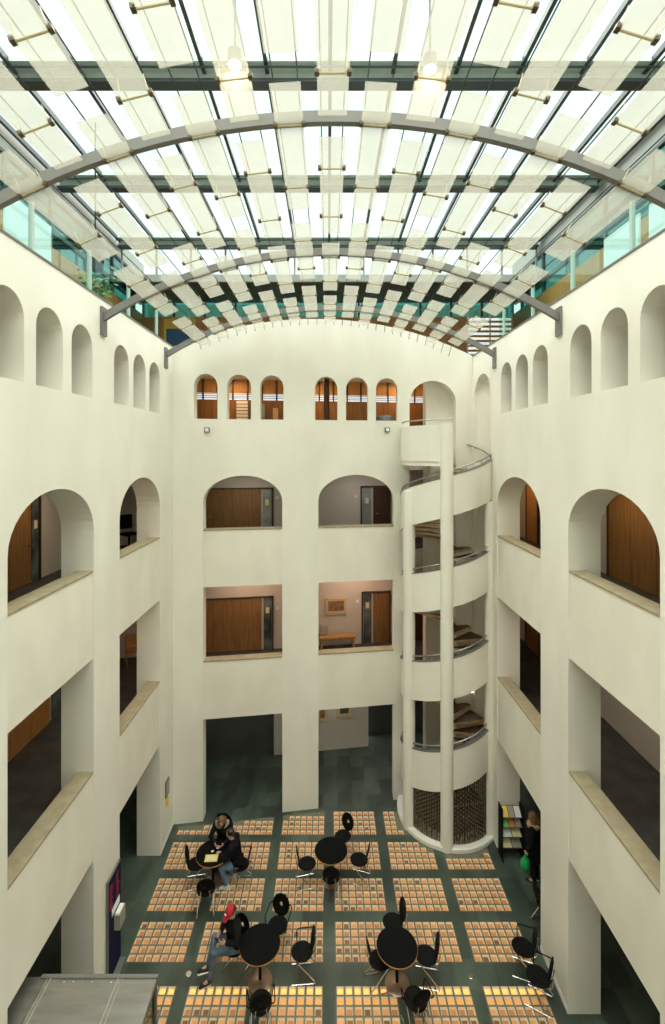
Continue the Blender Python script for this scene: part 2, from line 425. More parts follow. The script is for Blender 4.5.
# ------------------------------------------------------------------ court floor with glass block panels
PW, PD, BP = 1.18, .83, .1675
COLS = [-4.115 + 1.42 * k for k in range(6)]
ROWS = [(12.73, .83), (11.67, .83), (10.61, .83), (9.55, .83), (8.30, .83), (7.24, .83), (6.18, .83)]
def back_clip(x): return by(x) - .13
panels = []
for ri, (ry, rd) in enumerate(ROWS):
    for ci, cx in enumerate(COLS):
        p = [(cx, ry), (cx + PW, ry)]
        ya, yb_ = min(ry + rd, back_clip(cx + PW)), min(ry + rd, back_clip(cx))
        if ya <= ry + .1 or yb_ <= ry + .1: continue
        p += [(cx + PW, ya), (cx, yb_)]
        panels.append((ri, ci, p))
outer = [(-XO, YF), (XO, YF), (XO, fy(XO) + .5), (-XO, fy(-XO) + .5)]
mb = MB()
mb.plate(outer, [p for _, _, p in panels], lambda u, v, d: (u, v, -d), .0)
mb.box(-XO, XO, YF, fy(XO) + .5, -.3, -.12)
struct(mb.build('floor', M['slate'], recalc=False), 'dark green slate floor of the courtyard', 'floor')
rowname = ['cut short by the back wall', 'in the second row from the back', 'in the third row from the back', 'in the fourth row from the back', 'in the fifth row from the back', 'in the sixth row from the back', 'in the seventh row from the back']
for ri, ci, p in panels:
    cx, ry = COLS[ci], ROWS[ri][0]
    holes = []; lens = MB()
    for a in range(7):
        for b in range(5):
            x0 = cx + .006 + a * BP + .017; y0 = ry - .003 + b * BP + .017; s = BP - .034
            x1, y1 = x0 + s, y0 + s
            if y1 > min(back_clip(x0), back_clip(x1)) - .03: continue
            if (V(((x0 + x1) / 2, (y0 + y1) / 2)) - SC).length < 1.52: continue
            holes.append([(x0, y0), (x1, y0), (x1, y1), (x0, y1)])
            e = .017; zb = -.032; k = random.random()
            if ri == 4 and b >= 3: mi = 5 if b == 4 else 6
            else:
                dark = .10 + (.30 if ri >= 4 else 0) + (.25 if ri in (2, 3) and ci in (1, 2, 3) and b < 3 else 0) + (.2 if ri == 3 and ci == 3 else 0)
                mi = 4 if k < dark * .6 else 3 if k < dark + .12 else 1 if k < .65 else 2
            vs = [(x0, y0, 0), (x1, y0, 0), (x1, y1, 0), (x0, y1, 0), (x0 + e, y0 + e, zb), (x1 - e, y0 + e, zb), (x1 - e, y1 - e, zb), (x0 + e, y1 - e, zb)]
            lens.add(vs, [(0, 1, 5, 4), (1, 2, 6, 5), (2, 3, 7, 6), (3, 0, 4, 7)], 0); lens.add(vs, [(4, 5, 6, 7)], mi)
    f = MB().plate(p, holes, lambda u, v, d: (u, v, 0), 0).build('pavement_light', M['concrete'], recalc=False)
    tag(f, f'glass block panel {rowname[ri]}, {ORD[ci + 1]} from the left', 'floor light', 'glass block panels set in the courtyard floor', 'thing')
    if lens.v: lens.build('glass_tile', [M['lens_rim']] + LENS, f, recalc=False)
for x, y, lb in ((-2.77, 9.34, 'small round steel floor socket near the blue information board'), (2.83, 9.30, 'small round steel floor socket near the right wall chairs')):
    tag(MB().lathe([(.055, 0), (.055, .006), (.05, .009), (.001, .009)], (x, y, 0), 20).build('floor_socket', M['chrome']), lb, 'floor socket')

# ------------------------------------------------------------------ doors and fittings of the corridors
n_door = [0]
def corridor_door(mp, u0, u1, z, h, leaves, wmat, label, side=None, sidemat='darkglass'):
    """frame, leaves with handle, optional glazed side light (u range); mp(u, z, d): d negative = into the corridor"""
    n_door[0] += 1
    root = empty(f'door_{n_door[0]}', mp((u0 + u1) / 2, z, 0)); struct(root, label, 'door')
    inv = Matrix.Translation(-root.location)
    def P(mb, nm, mt):
        mb.v = [tuple(inv @ V(v)) for v in mb.v]; return mb.build(nm, mt, root)
    lo, hi = min([u0] + list(side or [])), max([u1] + list(side or []))
    fr = MB()
    t = .05
    for a, b, c, d in ((lo - t, lo, z, z + h + t), (hi, hi + t, z, z + h + t), (lo, hi, z + h, z + h + t)):
        fr.plate([(a, c), (b, c), (b, d), (a, d)], [], lambda u, v, q: mp(u, v, -.07 + q), .065)
    P(fr, 'door_frame', M['frame'])
    wl = (u1 - u0) / leaves
    for k in range(leaves):
        a, b = u0 + k * wl + .008, u0 + (k + 1) * wl - .008
        lf = P(MB().plate([(a, z + .02), (b, z + .02), (b, z + h - .01), (a, z + h - .01)], [], lambda u, v, q: mp(u, v, -.05 + q), .045), 'leaf', M[wmat])
        hu = (a + .09) if k == 0 else (b - .09)
        hb = MB().tube([mp(hu, z + .90, -.05), mp(hu, z + .90, -.10), mp(hu + (.1 if k == 0 else -.1), z + .90, -.10)], .012, 6)
        hb.v = [tuple(inv @ V(v)) for v in hb.v]; hb.build('handle', M['chrome'], lf)
    if side:
        a, b = side
        sl = P(MB().plate([(a + .02, z + .02), (b - .02, z + .02), (b - .02, z + h - .01), (a + .02, z + h - .01)], [], lambda u, v, q: mp(u, v, -.04 + q), .035), 'side_light', M[sidemat])
        um = (a + b) / 2
        nb = MB().plate([(um - .06, z + 1.25), (um + .06, z + 1.25), (um + .06, z + 1.45), (um - .06, z + 1.45)], [], lambda u, v, q: mp(u, v, -.05 + q), .01)
        nb.v = [tuple(inv @ V(v)) for v in nb.v]; nb.build('notice', M['cream'], sl)
    return root
def fx(px):
    k = (px - 328.0) / F
    return k * 16.40 / (1 - BS * k)
def wl_map(u, z, d): return (-XO - d, u, z)
def wr_map(u, z, d): return (XO + d, u, z)
corridor_door(fmap, fx(206), fx(261), Z2, 1.80, 2, 'wood', 'wooden double door with a pale glazed side panel behind the left arch of the back wall', (fx(262), fx(272)), 'steelpanel')
corridor_door(fmap, fx(373), fx(389), Z2, 1.82, 1, 'wood_dark', 'dark wooden door behind the second floor arch beside the stair tower', (fx(362), fx(372)), 'steelpanel')
corridor_door(fmap, fx(206), fx(261.5), Z1, 1.78, 2, 'wood', 'oak double door with dark glazed side panel in the lit first floor gallery', (fx(263), fx(272)), 'darkglass')
corridor_door(fmap, fx(373), fx(389), Z1, 1.78, 1, 'wood', 'single oak door right of the bench in the lit first floor gallery', (fx(363), fx(372)), 'darkglass')
corridor_door(fmap, fx(409), fx(424), Z1, 2.10, 1, 'wood_dark', 'dark door seen through the stair tower on the first floor', None)
corridor_door(wl_map, 9.5, 11.0, Z2, 2.2, 2, 'wood', 'wooden double door behind the large left arch of the second floor', (11.05, 11.32), 'darkglass')
corridor_door(wl_map, 9.5, 11.75, Z1, 2.2, 3, 'wood_lit', 'row of oak doors in a lit tone in the left first floor corridor', (11.85, 12.3), 'darkglass')
corridor_door(wr_map, 9.1, 11.65, Z2, 2.3, 3, 'wood', 'wide row of wooden doors behind the large right arch of the second floor')
corridor_door(wr_map, 15.6, 16.45, Z2, 2.3, 1, 'wood_lit', 'wooden door coloured orange as lit behind the smaller right arch of the second floor')
corridor_door(wr_map, 15.5, 16.5, Z1, 2.2, 1, 'wood', 'wooden door at the far end of the right first floor corridor')
def plaque(mp, u, z, label, w_=.10, h_=.10, m_='white'):
    tag(MB().plate([(u - w_ / 2, z), (u + w_ / 2, z), (u + w_ / 2, z + h_), (u - w_ / 2, z + h_)], [], lambda a, b, q: mp(a, b, -.025 + q), .02).build('door_sign', M[m_]), label, 'sign', 'small door signs on the corridor walls')
plaque(fmap, fx(277), Z2 + 1.45, 'small white sign right of the double door behind the left second floor arch')
plaque(fmap, fx(356), Z2 + 1.45, 'small white sign left of the dark door near the stair tower')
plaque(fmap, fx(277.5), Z1 + 1.35, 'small white sign right of the oak double door in the lit gallery')
plaque(fmap, fx(357.5), Z1 + 1.45, 'small white sign between the framed picture and the single oak door')
plaque(wr_map, 11.95, Z2 + 1.5, 'small white sign beside the row of wooden doors behind the large right arch', .13, .22)
def framed(mp, u0, u1, z0, z1, label, m_='picture', b=.09):
    root = empty('framed_picture', mp((u0 + u1) / 2, z0, 0)); tag(root, label, 'picture', 'framed pictures on the back corridor walls')
    inv = Matrix.Translation(-root.location)
    for nm, mt, o_, h_, d0, t in (('picture_frame', 'mountboard', [(u0, z0), (u1, z0), (u1, z1), (u0, z1)], [[(u0 + b, z0 + b), (u1 - b, z0 + b), (u1 - b, z1 - b), (u0 + b, z1 - b)]], -.05, .045),
                                  ('print', m_, [(u0 + b, z0 + b), (u1 - b, z0 + b), (u1 - b, z1 - b), (u0 + b, z1 - b)], [], -.025, .02)):
        mb = MB().plate(o_, h_, lambda a, c, q: mp(a, c, d0 + q), t)
        mb.v = [tuple(inv @ V(v)) for v in mb.v]; mb.build(nm, M[mt], root)
framed(fmap, fx(325.5), fx(346.5), Z1 + 1.10, Z1 + 1.64, 'framed brown picture on the wall above the bench')
gm = lambda u, z, d: fmap(u, z, d - .10)
framed(gm, fx(317), fx(328), 1.05, 1.85, 'framed picture on the left of the pale ground floor wall', 'picture', .1)
framed(gm, fx(336.5), fx(352), 1.12, 1.95, 'framed picture with a dark centre on the right of the pale ground floor wall', 'darkwall', .12)

# bench and bag in the first floor gallery
bxx = fx(337); byy = fy(bxx) - .30
bn = empty('bench', (bxx, byy, Z1), math.atan(BS)); tag(bn, 'low light wooden bench against the wall below the framed picture', 'bench')
MB().box(-.62, .62, -.2, .2, .40, .46).build('seat', M['bench'], bn, bevel=.008)
for sx in (-.57, .53): MB().box(sx, sx + .05, -.19, .19, 0, .40).build('leg', M['bench'], bn)
MB().box(-.52, .53, -.03, .03, .30, .40).build('rail', M['bench'], bn)
cu = MB().box(-.14, .14, -.10, .10, 0, .32).build('cushion', M['grey'], None, bevel=.05); cu.location = (bxx - .45, byy + .02, Z1 + .46); cu.rotation_euler = (-.2, 0, math.atan(BS))
tag(cu, 'grey cushion leaning at the left end of the wooden bench', 'cushion')

def wood_chair(name, loc, rz, label, m_, h=.85):
    r = empty(name, loc, rz); tag(r, label, 'chair')
    MB().box(-.22, .22, -.22, .22, .42, .47).build('seat', M[m_], r, bevel=.01)
    MB().box(-.22, -.18, -.22, .22, .50, h).build('backrest', M[m_], r, bevel=.01)
    for sx in (-.20, .17):
        for sy in (-.21, .18):
            MB().box(sx, sx + .03, sy, sy + .03, 0, .42 if sx > 0 else .52).build('leg', M[m_], r)
wood_chair('wooden_chair', (-6.25, 15.05, Z1), math.radians(-60), 'light wooden chair in the far left corner of the first floor corridor', 'bench')
# swivel chair
r = empty('office_chair', (-6.35, 15.0, Z2), math.radians(-40)); tag(r, 'black office chair behind the smaller left arch of the second floor', 'chair')
MB().box(-.24, .24, -.24, .24, .42, .50).build('seat', M['black'], r, bevel=.04)
MB().box(-.28, -.20, -.22, .22, .60, 1.05).build('backrest', M['black'], r, bevel=.04)
MB().tube([(0, 0, .06), (0, 0, .42)], .03, 8).build('pedestal', M['black'], r)
for k in range(5):
    a = k * 2 * PI / 5; MB().tube([(0, 0, .09), (.28 * math.cos(a), .28 * math.sin(a), .05)], .022, 6).build('foot', M['black'], r)

# third floor gallery behind the back wall windows: wooden screen, daylight louvres above it
sm = lambda u, z, d: (u, fy(u) - .25 + d, z)
struct(MB().plate([(-XO, Z3), (XO, Z3), (XO, 12.12), (-XO, 12.12)], [], sm, .08).build('wall_third_floor_screen', M['wood']), 'brown wooden wall behind the small back wall windows', 'wall')
struct(MB().plate([(-XO, 12.33), (XO, 12.33), (XO, 12.80), (-XO, 12.80)], [], sm, .06).build('wall_third_floor_fascia', M['bench']), 'orange brown strip of wall above the daylight louvres', 'wall')
wn = empty('window_1', (0, fy(0) - .2, 12.12)); struct(wn, 'band of bright daylight louvres above the wooden third floor wall', 'window')
inv = Matrix.Translation(-wn.location)
mb = MB().plate([(-XO, 12.12), (XO, 12.12), (XO, 12.33), (-XO, 12.33)], [], sm, .02); mb.v = [tuple(inv @ V(v)) for v in mb.v]; mb.build('pane', M['daylight'], wn)
for k in range(24):
    u = -5.6 + k * .48
    mb = MB().plate([(u, 12.12), (u + .05, 12.12), (u + .05, 12.78), (u, 12.78)], [], lambda a, b, q: sm(a, b, q - .06), .06); mb.v = [tuple(inv @ V(v)) for v in mb.v]; mb.build('mullion', M['frame'], wn)
for k in range(3):
    z = 12.17 + .06 * k
    mb = MB().plate([(-XO, z), (XO, z), (XO, z + .022), (-XO, z + .022)], [], lambda a, b, q: sm(a, b, q - .04), .03); mb.v = [tuple(inv @ V(v)) for v in mb.v]; mb.build('slat', M['steel'], wn)
# white louvred cabinet, grey door, small pictures and posts seen through those windows
def third(name, u0, u1, z0, z1, m_, label, cat, d=-.12, t=.08):
    o = MB().plate([(u0, z0), (u1, z0), (u1, z1), (u0, z1)], [], lambda a, b, q: sm(a, b, d + q), t).build(name, M[m_]); return tag(o, label, cat)
u0, u1 = fx(238.5), fx(249.5)
lp = empty('louvred_panel', sm((u0 + u1) / 2, Z3, -.15)); tag(lp, 'white louvred panel behind the second small window of the back wall', 'louvred panel')
inv = Matrix.Translation(-lp.location)
for k in range(9):
    z = 11.1 + k * .11
    mb = MB().plate([(u0, z), (u1, z), (u1, z + .08), (u0, z + .08)], [], lambda a, b, q: sm(a, b, -.16 + q), .03); mb.v = [tuple(inv @ V(v)) for v in mb.v]; mb.build('slat', M['louvre'], lp)
mb = MB().plate([(u0 - .02, Z3), (u1 + .02, Z3), (u1 + .02, 12.1), (u0 - .02, 12.1)], [], lambda a, b, q: sm(a, b, -.12 + q), .08); mb.v = [tuple(inv @ V(v)) for v in mb.v]; mb.build('backing', M['steel'], lp)
third('glass_screen', fx(260.5), fx(266), Z3, 11.98, 'steelpanel', 'pale glazed screen behind the third small window of the back wall', 'screen')
third('picture', fx(274), fx(279), 11.35, 11.85, 'mountboard', 'framed picture behind the third small window of the back wall', 'picture')
tag(MB().lathe([(.09, 0), (.09, 2.6)], (bx(326.5), by(bx(326.5)) + 1.0, Z3), 14).build('post', M['wood_dark']), 'brown round post standing behind the fourth small window', 'post')
tag(MB().lathe([(.10, 0), (.26, .12), (.28, .3), (.24, .34), (.001, .34)], (bx(386.5) + .05, by(bx(386.5)) + .75, 11.16), 16).build('bowl', M['steelpanel']), 'grey bowl standing behind the sixth small window', 'bowl')
tag(MB().box(-.3, .3, -.22, .22, 0, 1.01).build('pedestal', M['wood_dark'], loc=(bx(386.5) + .05, by(bx(386.5)) + .75, Z3)), 'dark pedestal under the grey bowl behind the sixth small window', 'pedestal')

# warm back gallery lamps, plus unseen area lights added to brighten other corridors
for (x, y, z, p, col) in ((-2.6, 15.2, Z2 - .54, 26, (1, .62, .42)), (1.0, 15.7, Z2 - .54, 34, (1, .62, .42)),
                          (-3.0, 15.0, Z4 - .46, 22, (1, .55, .22)), (-.2, 15.3, Z4 - .46, 22, (1, .55, .22)), (2.6, 16.0, Z4 - .46, 18, (1, .55, .22)),
                          (-5.9, 11.2, Z2 - .54, 12, (1, .75, .5)), (-5.9, 10.8, Z3 - .4, 14, (1, .75, .5)), (6.0, 10.6, Z3 - .4, 16, (1, .75, .5)), (5.9, 10.5, Z2 - .54, 14, (1, .7, .55)), (-3.0, 14.9, Z1 - .54, 7, (.95, 1, .92)), (.2, 15.4, Z1 - .54, 14, (1, .9, .8)), (-2.6, 15.0, Z3 - .4, 9, (1, .85, .65)), (1.2, 15.6, Z3 - .4, 9, (1, .9, .8)), (6.1, 15.9, Z3 - .4, 14, (1, .6, .3))):
    area_lamp('gallery_light', (x, y, z), .9, .3, p, col)
area_lamp('third_floor_uplight', (0, 15.6, 12.2), 9, .25, 10, (1, .55, .2), (PI, 0, math.atan(BS)))

# small lamps under the window row of the back wall
for px, pz, lb in ((207, 10.99, 'small square wall light under the first small window of the back wall'), (387, 11.03, 'small square wall light under the sixth small window of the back wall')):
    x = bx(px); r = empty('wall_light', (x, by(x), pz), math.atan(BS)); tag(r, lb, 'light')
    MB().box(-.075, .075, -.07, 0, -.07, .07).build('housing', M['steel'], r, bevel=.012)
    MB().box(-.045, .045, -.078, -.068, -.045, .045).build('diffuser', M['white'], r)

# ------------------------------------------------------------------ spiral stair tower
PITCH = 2.38
def ztop(th): return 2.665 + (th - 270) / 360.0 * PITCH           # top of the parapet at cumulative angle th (degrees)
def pol(r, th, z): a = math.radians(th); return (r * math.cos(a), r * math.sin(a), z)
st = empty('spiral_staircase', (SC.x, SC.y, 0)); tag(st, 'white round spiral stair tower in the far right corner of the court', 'staircase')
def band(th0, th1, r0, r1, zt, zb, step=4):
    n = max(2, int((th1 - th0) / step)); mb = MB(); vs = []
    for i in range(n + 1):
        th = th0 + (th1 - th0) * i / n
        vs += [pol(r0, th, zb(th)), pol(r1, th, zb(th)), pol(r1, th, zt(th)), pol(r0, th, zt(th))]
    fs = []
    for i in range(n):
        for k in range(4): fs.append((i * 4 + k, i * 4 + (k + 1) % 4, i * 4 + 4 + (k + 1) % 4, i * 4 + 4 + k))
    fs += [(0, 1, 2, 3), (n * 4 + 3, n * 4 + 2, n * 4 + 1, n * 4)]
    return mb.add(vs, fs)
for n in range(4):
    b = band(152 + 360 * n, 323.5 + 360 * n, SR - .11, SR, ztop, lambda t: ztop(t) - 1.04)
    p = b.build('parapet', M['plaster'], st, smooth=True)
    cp = band(152 + 360 * n, 323.5 + 360 * n, SR - .125, SR + .012, lambda t: ztop(t) + .018, ztop).build('coping', M['steel'], p, smooth=True)
    e = 321 if n < 3 else 452
    hr = MB().tube([pol(SR - .05 if t % 360 > 140 else SR - .10, t + 360 * n, ztop(t + 360 * n) + (.14 if t < 325 else -.10)) for t in range(156, e, 4)], .02, 8).build('handrail', M['railing'], st, smooth=True)
    mb = MB()
    for t in range(170, 321, 22): 
        q = pol(SR - .05, t, 0); mb = MB().tube([(q[0], q[1], ztop(t + 360 * n)), (q[0], q[1], ztop(t + 360 * n) + .14)], .011, 6); mb.build('rail_post', M['railing'], hr)
# top landing parapet
lp = band(150, 262, SR - .11, SR, lambda t: 11.08, lambda t: 10.12).build('landing_parapet', M['plaster'], st, smooth=True)
MB().tube([pol(SR - .05, t, 11.22) for t in range(158, 268, 5)], .02, 8).build('handrail', M['railing'], lp, smooth=True)
lf = MB(); sect = [(.0, .0)] + [(pol(SR - .03, t, 0)[0], pol(SR - .03, t, 0)[1]) for t in range(96, 263, 6)]
lf.prism(sect, 10.0, 10.14).build('landing_floor', M['gkerb'], st)
# columns
for th, z1, rr in ((204, 9.30, .165), (256.5, 11.12, .165), (318, 9.04, .13)):
    q = pol(SR - .03, th, 0); MB().lathe([(rr, .02), (rr, z1)], (q[0], q[1], 0), 24).build('column', M['plaster'], st, smooth=True)
# kerb at the foot
band(150, 322, .9, SR + .10, lambda t: .13, lambda t: 0).build('kerb', M['gkerb'], st, smooth=True, bevel=.02)
# newel and treads
MB().lathe([(.11, .02), (.11, 11.0)], (0, 0, 0), 16).build('newel', M['gkerb'], st, smooth=True)
DT = 360 / 14.0
tm = MB(); sec = [pol(.1, -2, 0)[:2]] + [pol(SR - .115, t, 0)[:2] for t in (-DT / 2 - 1, -DT / 4, 0, DT / 4, DT / 2 + 1)] + [pol(.1, 2, 0)[:2]]
tread_me = None
for k in range(59):
    th = 13 + DT * (k + .5); z = (k + 1) * PITCH / 14
    if tread_me is None:
        tm.prism(sec, -.075, -.004); tm.prism(sec, -.004, 0, 1); o = tm.build('tread', [M['tread'], M['wood_dark']], st); tread_me = o.data
    else:
        o = bpy.data.objects.new('tread', tread_me); C.objects.link(o); o.parent = st
    o.location = (0, 0, z); o.rotation_euler = (0, 0, math.radians(th))
# lattice screens between the columns on the ground
for a0, a1 in ((212, 248), (265, 311)):
    sc = band(a0, a1, SR - .075, SR - .055, lambda t: .20, lambda t: .13); 
    zt = lambda t: ztop(t) - 1.06
    mb = MB(); be = MB(); n = int((a1 - a0) / 3.1)
    for i in range(n + 1):
        t = a0 + (a1 - a0) * i / n; q = pol(SR - .065, t, 0); z1 = zt(t)
        mb.tube([(q[0], q[1], .14), (q[0], q[1], z1)], .013 if i % 2 else .02, 6)
        if i < n:
            t2 = t + (a1 - a0) / n / 2; q = pol(SR - .065, t2, 0)
            z = .22 + (.055 if i % 2 else 0)
            while z < z1 - .04:
                be.box(q[0] - .013, q[0] + .013, q[1] - .013, q[1] + .013, z, z + .045); z += .11
    mb.add(be.v, be.f, 1); o = mb.build('lattice_screen', [M['lattice'], M['bead']], st)
    band(a0, a1, SR - .07, SR - .06, lambda t: .21, lambda t: .13).build('lattice_rail', M['bead'], o)
    for z in (.55, .95, 1.3):
        band(a0, a1, SR - .075, SR - .055, lambda t: z + .02, lambda t: z).build('crossbar', M['lattice'], o)
# wall of the stair well behind the treads (curved niche cut into the corner)
sh = band(-36, 104, SR + .03, SR + .24, lambda t: 12.75, lambda t: 0)
struct_o = sh.build('wall_stairwell', M['plaster'], None, smooth=True); struct_o.location = (SC.x, SC.y, 0); struct(struct_o, 'curved plaster wall of the stair well behind the tower', 'wall')
cpts = [(SC.x + (SR + .10) * math.cos(math.radians(t)), SC.y + (SR + .10) * math.sin(math.radians(t))) for t in range(-32, 103, 6)]
cpts += [(3.0, by(3.0) + .16), (XR + .2, by(XR) + .16), (XR + .2, 12.78)]
cl = MB().plate(cpts, [], lambda u, v, d: (u, v, 12.66 + d), .12).build('ceiling', M['plaster'])
struct(cl, 'plaster ceiling over the top of the stair well', 'ceiling')
# little tube lamps in the stair
for th, z, lb in ((62, 8.55, 'short lit tube lamp high in the stair tower'), (18, 6.75, 'short lit tube lamp in the middle of the stair tower'), (40, 3.05, 'short lit tube lamp low in the stair tower')):
    q = pol(SR - .03, th, 0); r = empty('tube_lamp', (SC.x + q[0], SC.y + q[1], z)); tag(r, lb, 'lamp', 'tube lamps in the stair tower')
    MB().lathe([(.03, 0), (.03, .30)], (0, 0, 0), 10).build('lamp_tube', M['lamp'], r); MB().lathe([(.034, -.03), (.034, 0)], (0, 0, 0), 10).build('socket', M['steel'], r)

# ------------------------------------------------------------------ roof
BEAMS = [1.84, 5.39, 8.94, 12.50, 16.05]
for i, y in enumerate(BEAMS):
    if i == 0: continue
    r = empty('roof_beam', (0, y, ROOF)); tag(r, f'grey green steel roof beam across the court, {ORD[len(BEAMS) - i]} counted from the back', 'beam', 'steel beams across the glass roof')
    MB().box(-7.15, 7.15, -.30, .30, -.10, -.02).build('top_flange', M['beam'], r)
    MB().box(-7.15, 7.15, -.03, .03, -.27, -.10).build('web', M['beam'], r)
    MB().box(-7.15, 7.15, -.12, .12, -.33, -.27).build('bottom_flange', M['beamdark'], r)
    MB().tube([(-7.15, -.24, -.16), (7.15, -.24, -.16)], .02, 8).build('pipe', M['beamdark'], r)
nwin = 1
for i in range(len(BEAMS)):
    y0 = BEAMS[i - 1] if i else YF; y1 = BEAMS[i]; nwin += 1
    wn = empty(f'window_{nwin}', (0, (y0 + y1) / 2, ROOF)); struct(wn, f'glass roof bay with longitudinal bars, {ORD[len(BEAMS) - i]} from the back', 'skylight')
    L = (y1 - y0) / 2
    for k in range(-6, 7):
        MB().box(k * 1.19 - .035 + .04, k * 1.19 + .035 + .04, -L, L, -.13, -.015).build('glazing_bar', M['beamdark'], wn)
    for k in range(-6, 6):
        MB().box(k * 1.19 + .09, k * 1.19 + 1.18, -L + .02, L - .02, 0, .012).build('pane', M['roofglass'], wn)
# clerestory at the back and soffit beyond it
wn = empty('window_7', (0, 16.2, 16.3)); struct(wn, 'upright clerestory glazing between the roof and the back gallery', 'window')
for k in range(-6, 7): MB().box(k * 1.19 + .01, k * 1.19 + .07, -.03, .03, 0, 1.1).build('mullion', M['beamgrey'], wn)
for k in range(-6, 6): MB().box(k * 1.19 + .08, k * 1.19 + 1.19, -.006, .006, 0, 1.1).build('pane', M['roofglass'], wn)
struct(MB().box(-7.6, 7.6, 16.1, 18.5, 16.24, 16.4).build('ceiling', M['frame']), 'dark soffit over the back top gallery', 'ceiling')
struct(MB().box(-7.2, 7.2, 16.02, 16.12, 16.18, 16.42).build('trim_23', M['beamgrey']), 'pale edge of the soffit below the clerestory', 'trim')
# top gallery side walls: wood below, teal glass above, pale upstand at the roof edge
for sx, nm in ((-1, 'left'), (1, 'right')):
    a, b = sorted((sx * 7.25, sx * 7.45))
    struct(MB().box(a, b, YF, 18.5, Z4, 15.75).build(f'wall_top_gallery_{nm}', M['wood_lit']), f'orange brown wooden wall of the {nm} top gallery', 'wall')
    struct(MB().box(a, b, YF, 18.5, 17.12, ROOF + .05).build(f'trim_roof_edge_{nm}', M['beamgrey']), f'pale upstand along the {nm} roof edge', 'trim')
    ww = empty('window_8' if sx < 0 else 'window_9', (sx * 7.3, 8, 15.75)); struct(ww, f'long band of teal office windows along the {nm} top gallery', 'window')
    for k in range(12): MB().box(-.05, .05, -9.9 + k * 1.775, -9.82 + k * 1.775, 0, 1.37).build('mullion', M['beamdark'], ww)
    for k in range(11): MB().box(-.01, .01, -9.81 + k * 1.775, -9.91 + (k + 1) * 1.775, 0, 1.37).build('pane', M['tealglass'], ww)
    MB().box(-.07, .07, -9.9, 10.4, .38, .50).build('transom', M['beamdark'], ww)
    MB().box(-.07, .07, -9.9, 10.4, 1.30, 1.38).build('head_rail', M['beamdark'], ww)
    a, b = sorted((sx * 9.2, sx * 9.3))
    struct(MB().box(a, b, YF, 18.5, Z4, 17.3).build(f'wall_office_{nm}', M['inner']), f'office wall seen dimly behind the {nm} teal windows', 'wall')
    a, b = sorted((sx * 7.45, sx * 9.3))
    struct(MB().box(a, b, YF, 18.5, 17.2, 17.3).build('ceiling', M['frame']), f'dark office ceiling behind the {nm} teal windows', 'ceiling')
struct(MB().box(-7.4, 7.4, 18.3, 18.5, Z4, 15.62).build('wall_top_gallery_back', M['wood_lit']), 'orange brown wooden wall of the back top gallery', 'wall')
ww = empty('window_10', (0, 18.35, 15.62)); struct(ww, 'band of teal windows over the wooden wall of the back top gallery', 'window')
for k in range(13): MB().box(-7.2 + k * 1.2 - .04, -7.2 + k * 1.2 + .04, -.05, .05, 0, .64).build('mullion', M['beamdark'], ww)
for k in range(12): MB().box(-7.15 + k * 1.2, -6.05 + k * 1.2, -.01, .01, 0, .64).build('pane', M['tealglass'], ww)
struct(MB().box(-7.4, 7.4, 19.3, 19.4, Z4, 16.4).build('wall_office_back', M['inner']), 'office wall seen dimly behind the back teal windows', 'wall')

# glass balustrades on top of the side walls
for sx, nm, xw in ((-1, 'left', XL - .30), (1, 'right', XR + .30)):
    r = empty('glass_balustrade', (xw, 0, WTOP + .03)); tag(r, f'glass balustrade with steel posts on top of the {nm} wall', 'balustrade')
    y = YF + .3
    while y < 12.9:
        MB().box(-.03, .03, y, y + .06, 0, .95).build('post', M['post'], r)
        y2 = min(y + 1.775, 13.0)
        MB().box(-.008, .008, y + .08, y2 - .02, .04, .92).build('pane', M['balustrade'], r); y += 1.775

# ------------------------------------------------------------------ steel arches and hanging glass panels
AH, AR = 3.74 + CAM_Z, 8.1
AX = (XL + XR) / 2
def az(x): return AH - AR + math.sqrt(AR * AR - (x - AX) ** 2)
def slope(x): return -math.asin((x - AX) / AR)
ARCH_Y = [1.83, 5.38, 8.98, 12.45]
arch_lbl = {1.83: 'curved steel arch nearest the viewer overhead', 5.38: 'wide curved steel arch spanning the upper part of the view', 8.98: 'middle curved steel arch with bracket plates on both walls', 12.45: 'last curved steel arch close to the back wall'}
for y in ARCH_Y[1:]:
    r = empty('arched_beam', (AX, y, az(AX))); tag(r, arch_lbl[y], 'arch', 'curved steel arches carrying the hanging glass')
    n = 48; vs = []; fs = []
    for i in range(n + 1):
        x = XL + .02 + (XR - XL - .04) * i / n; nx, nz = (x - AX) / AR, math.sqrt(1 - ((x - AX) / AR) ** 2)
        for dy, dn in ((-.04, .015), (.04, .015), (.04, .145), (-.04, .145)):
            vs.append((x + nx * dn - AX, dy, az(x) + nz * dn - az(AX)))
    for i in range(n):
        for k in range(4): fs.append((i * 4 + k, i * 4 + (k + 1) % 4, i * 4 + 4 + (k + 1) % 4, i * 4 + 4 + k))
    fs += [(0, 1, 2, 3), (n * 4 + 3, n * 4 + 2, n * 4 + 1, n * 4)]
    MB().add(vs, fs).build('beam', M['steel'], r, smooth=True)
    for x, d in ((XL, 1), (XR, -1)):
        a, b = sorted((x - AX + d * .002, x - AX + d * .045))
        MB().box(a, b, -.10, .10, az(x) - az(AX) - .24, az(x) - az(AX) + .30).build('bracket_plate', M['steel'], r)

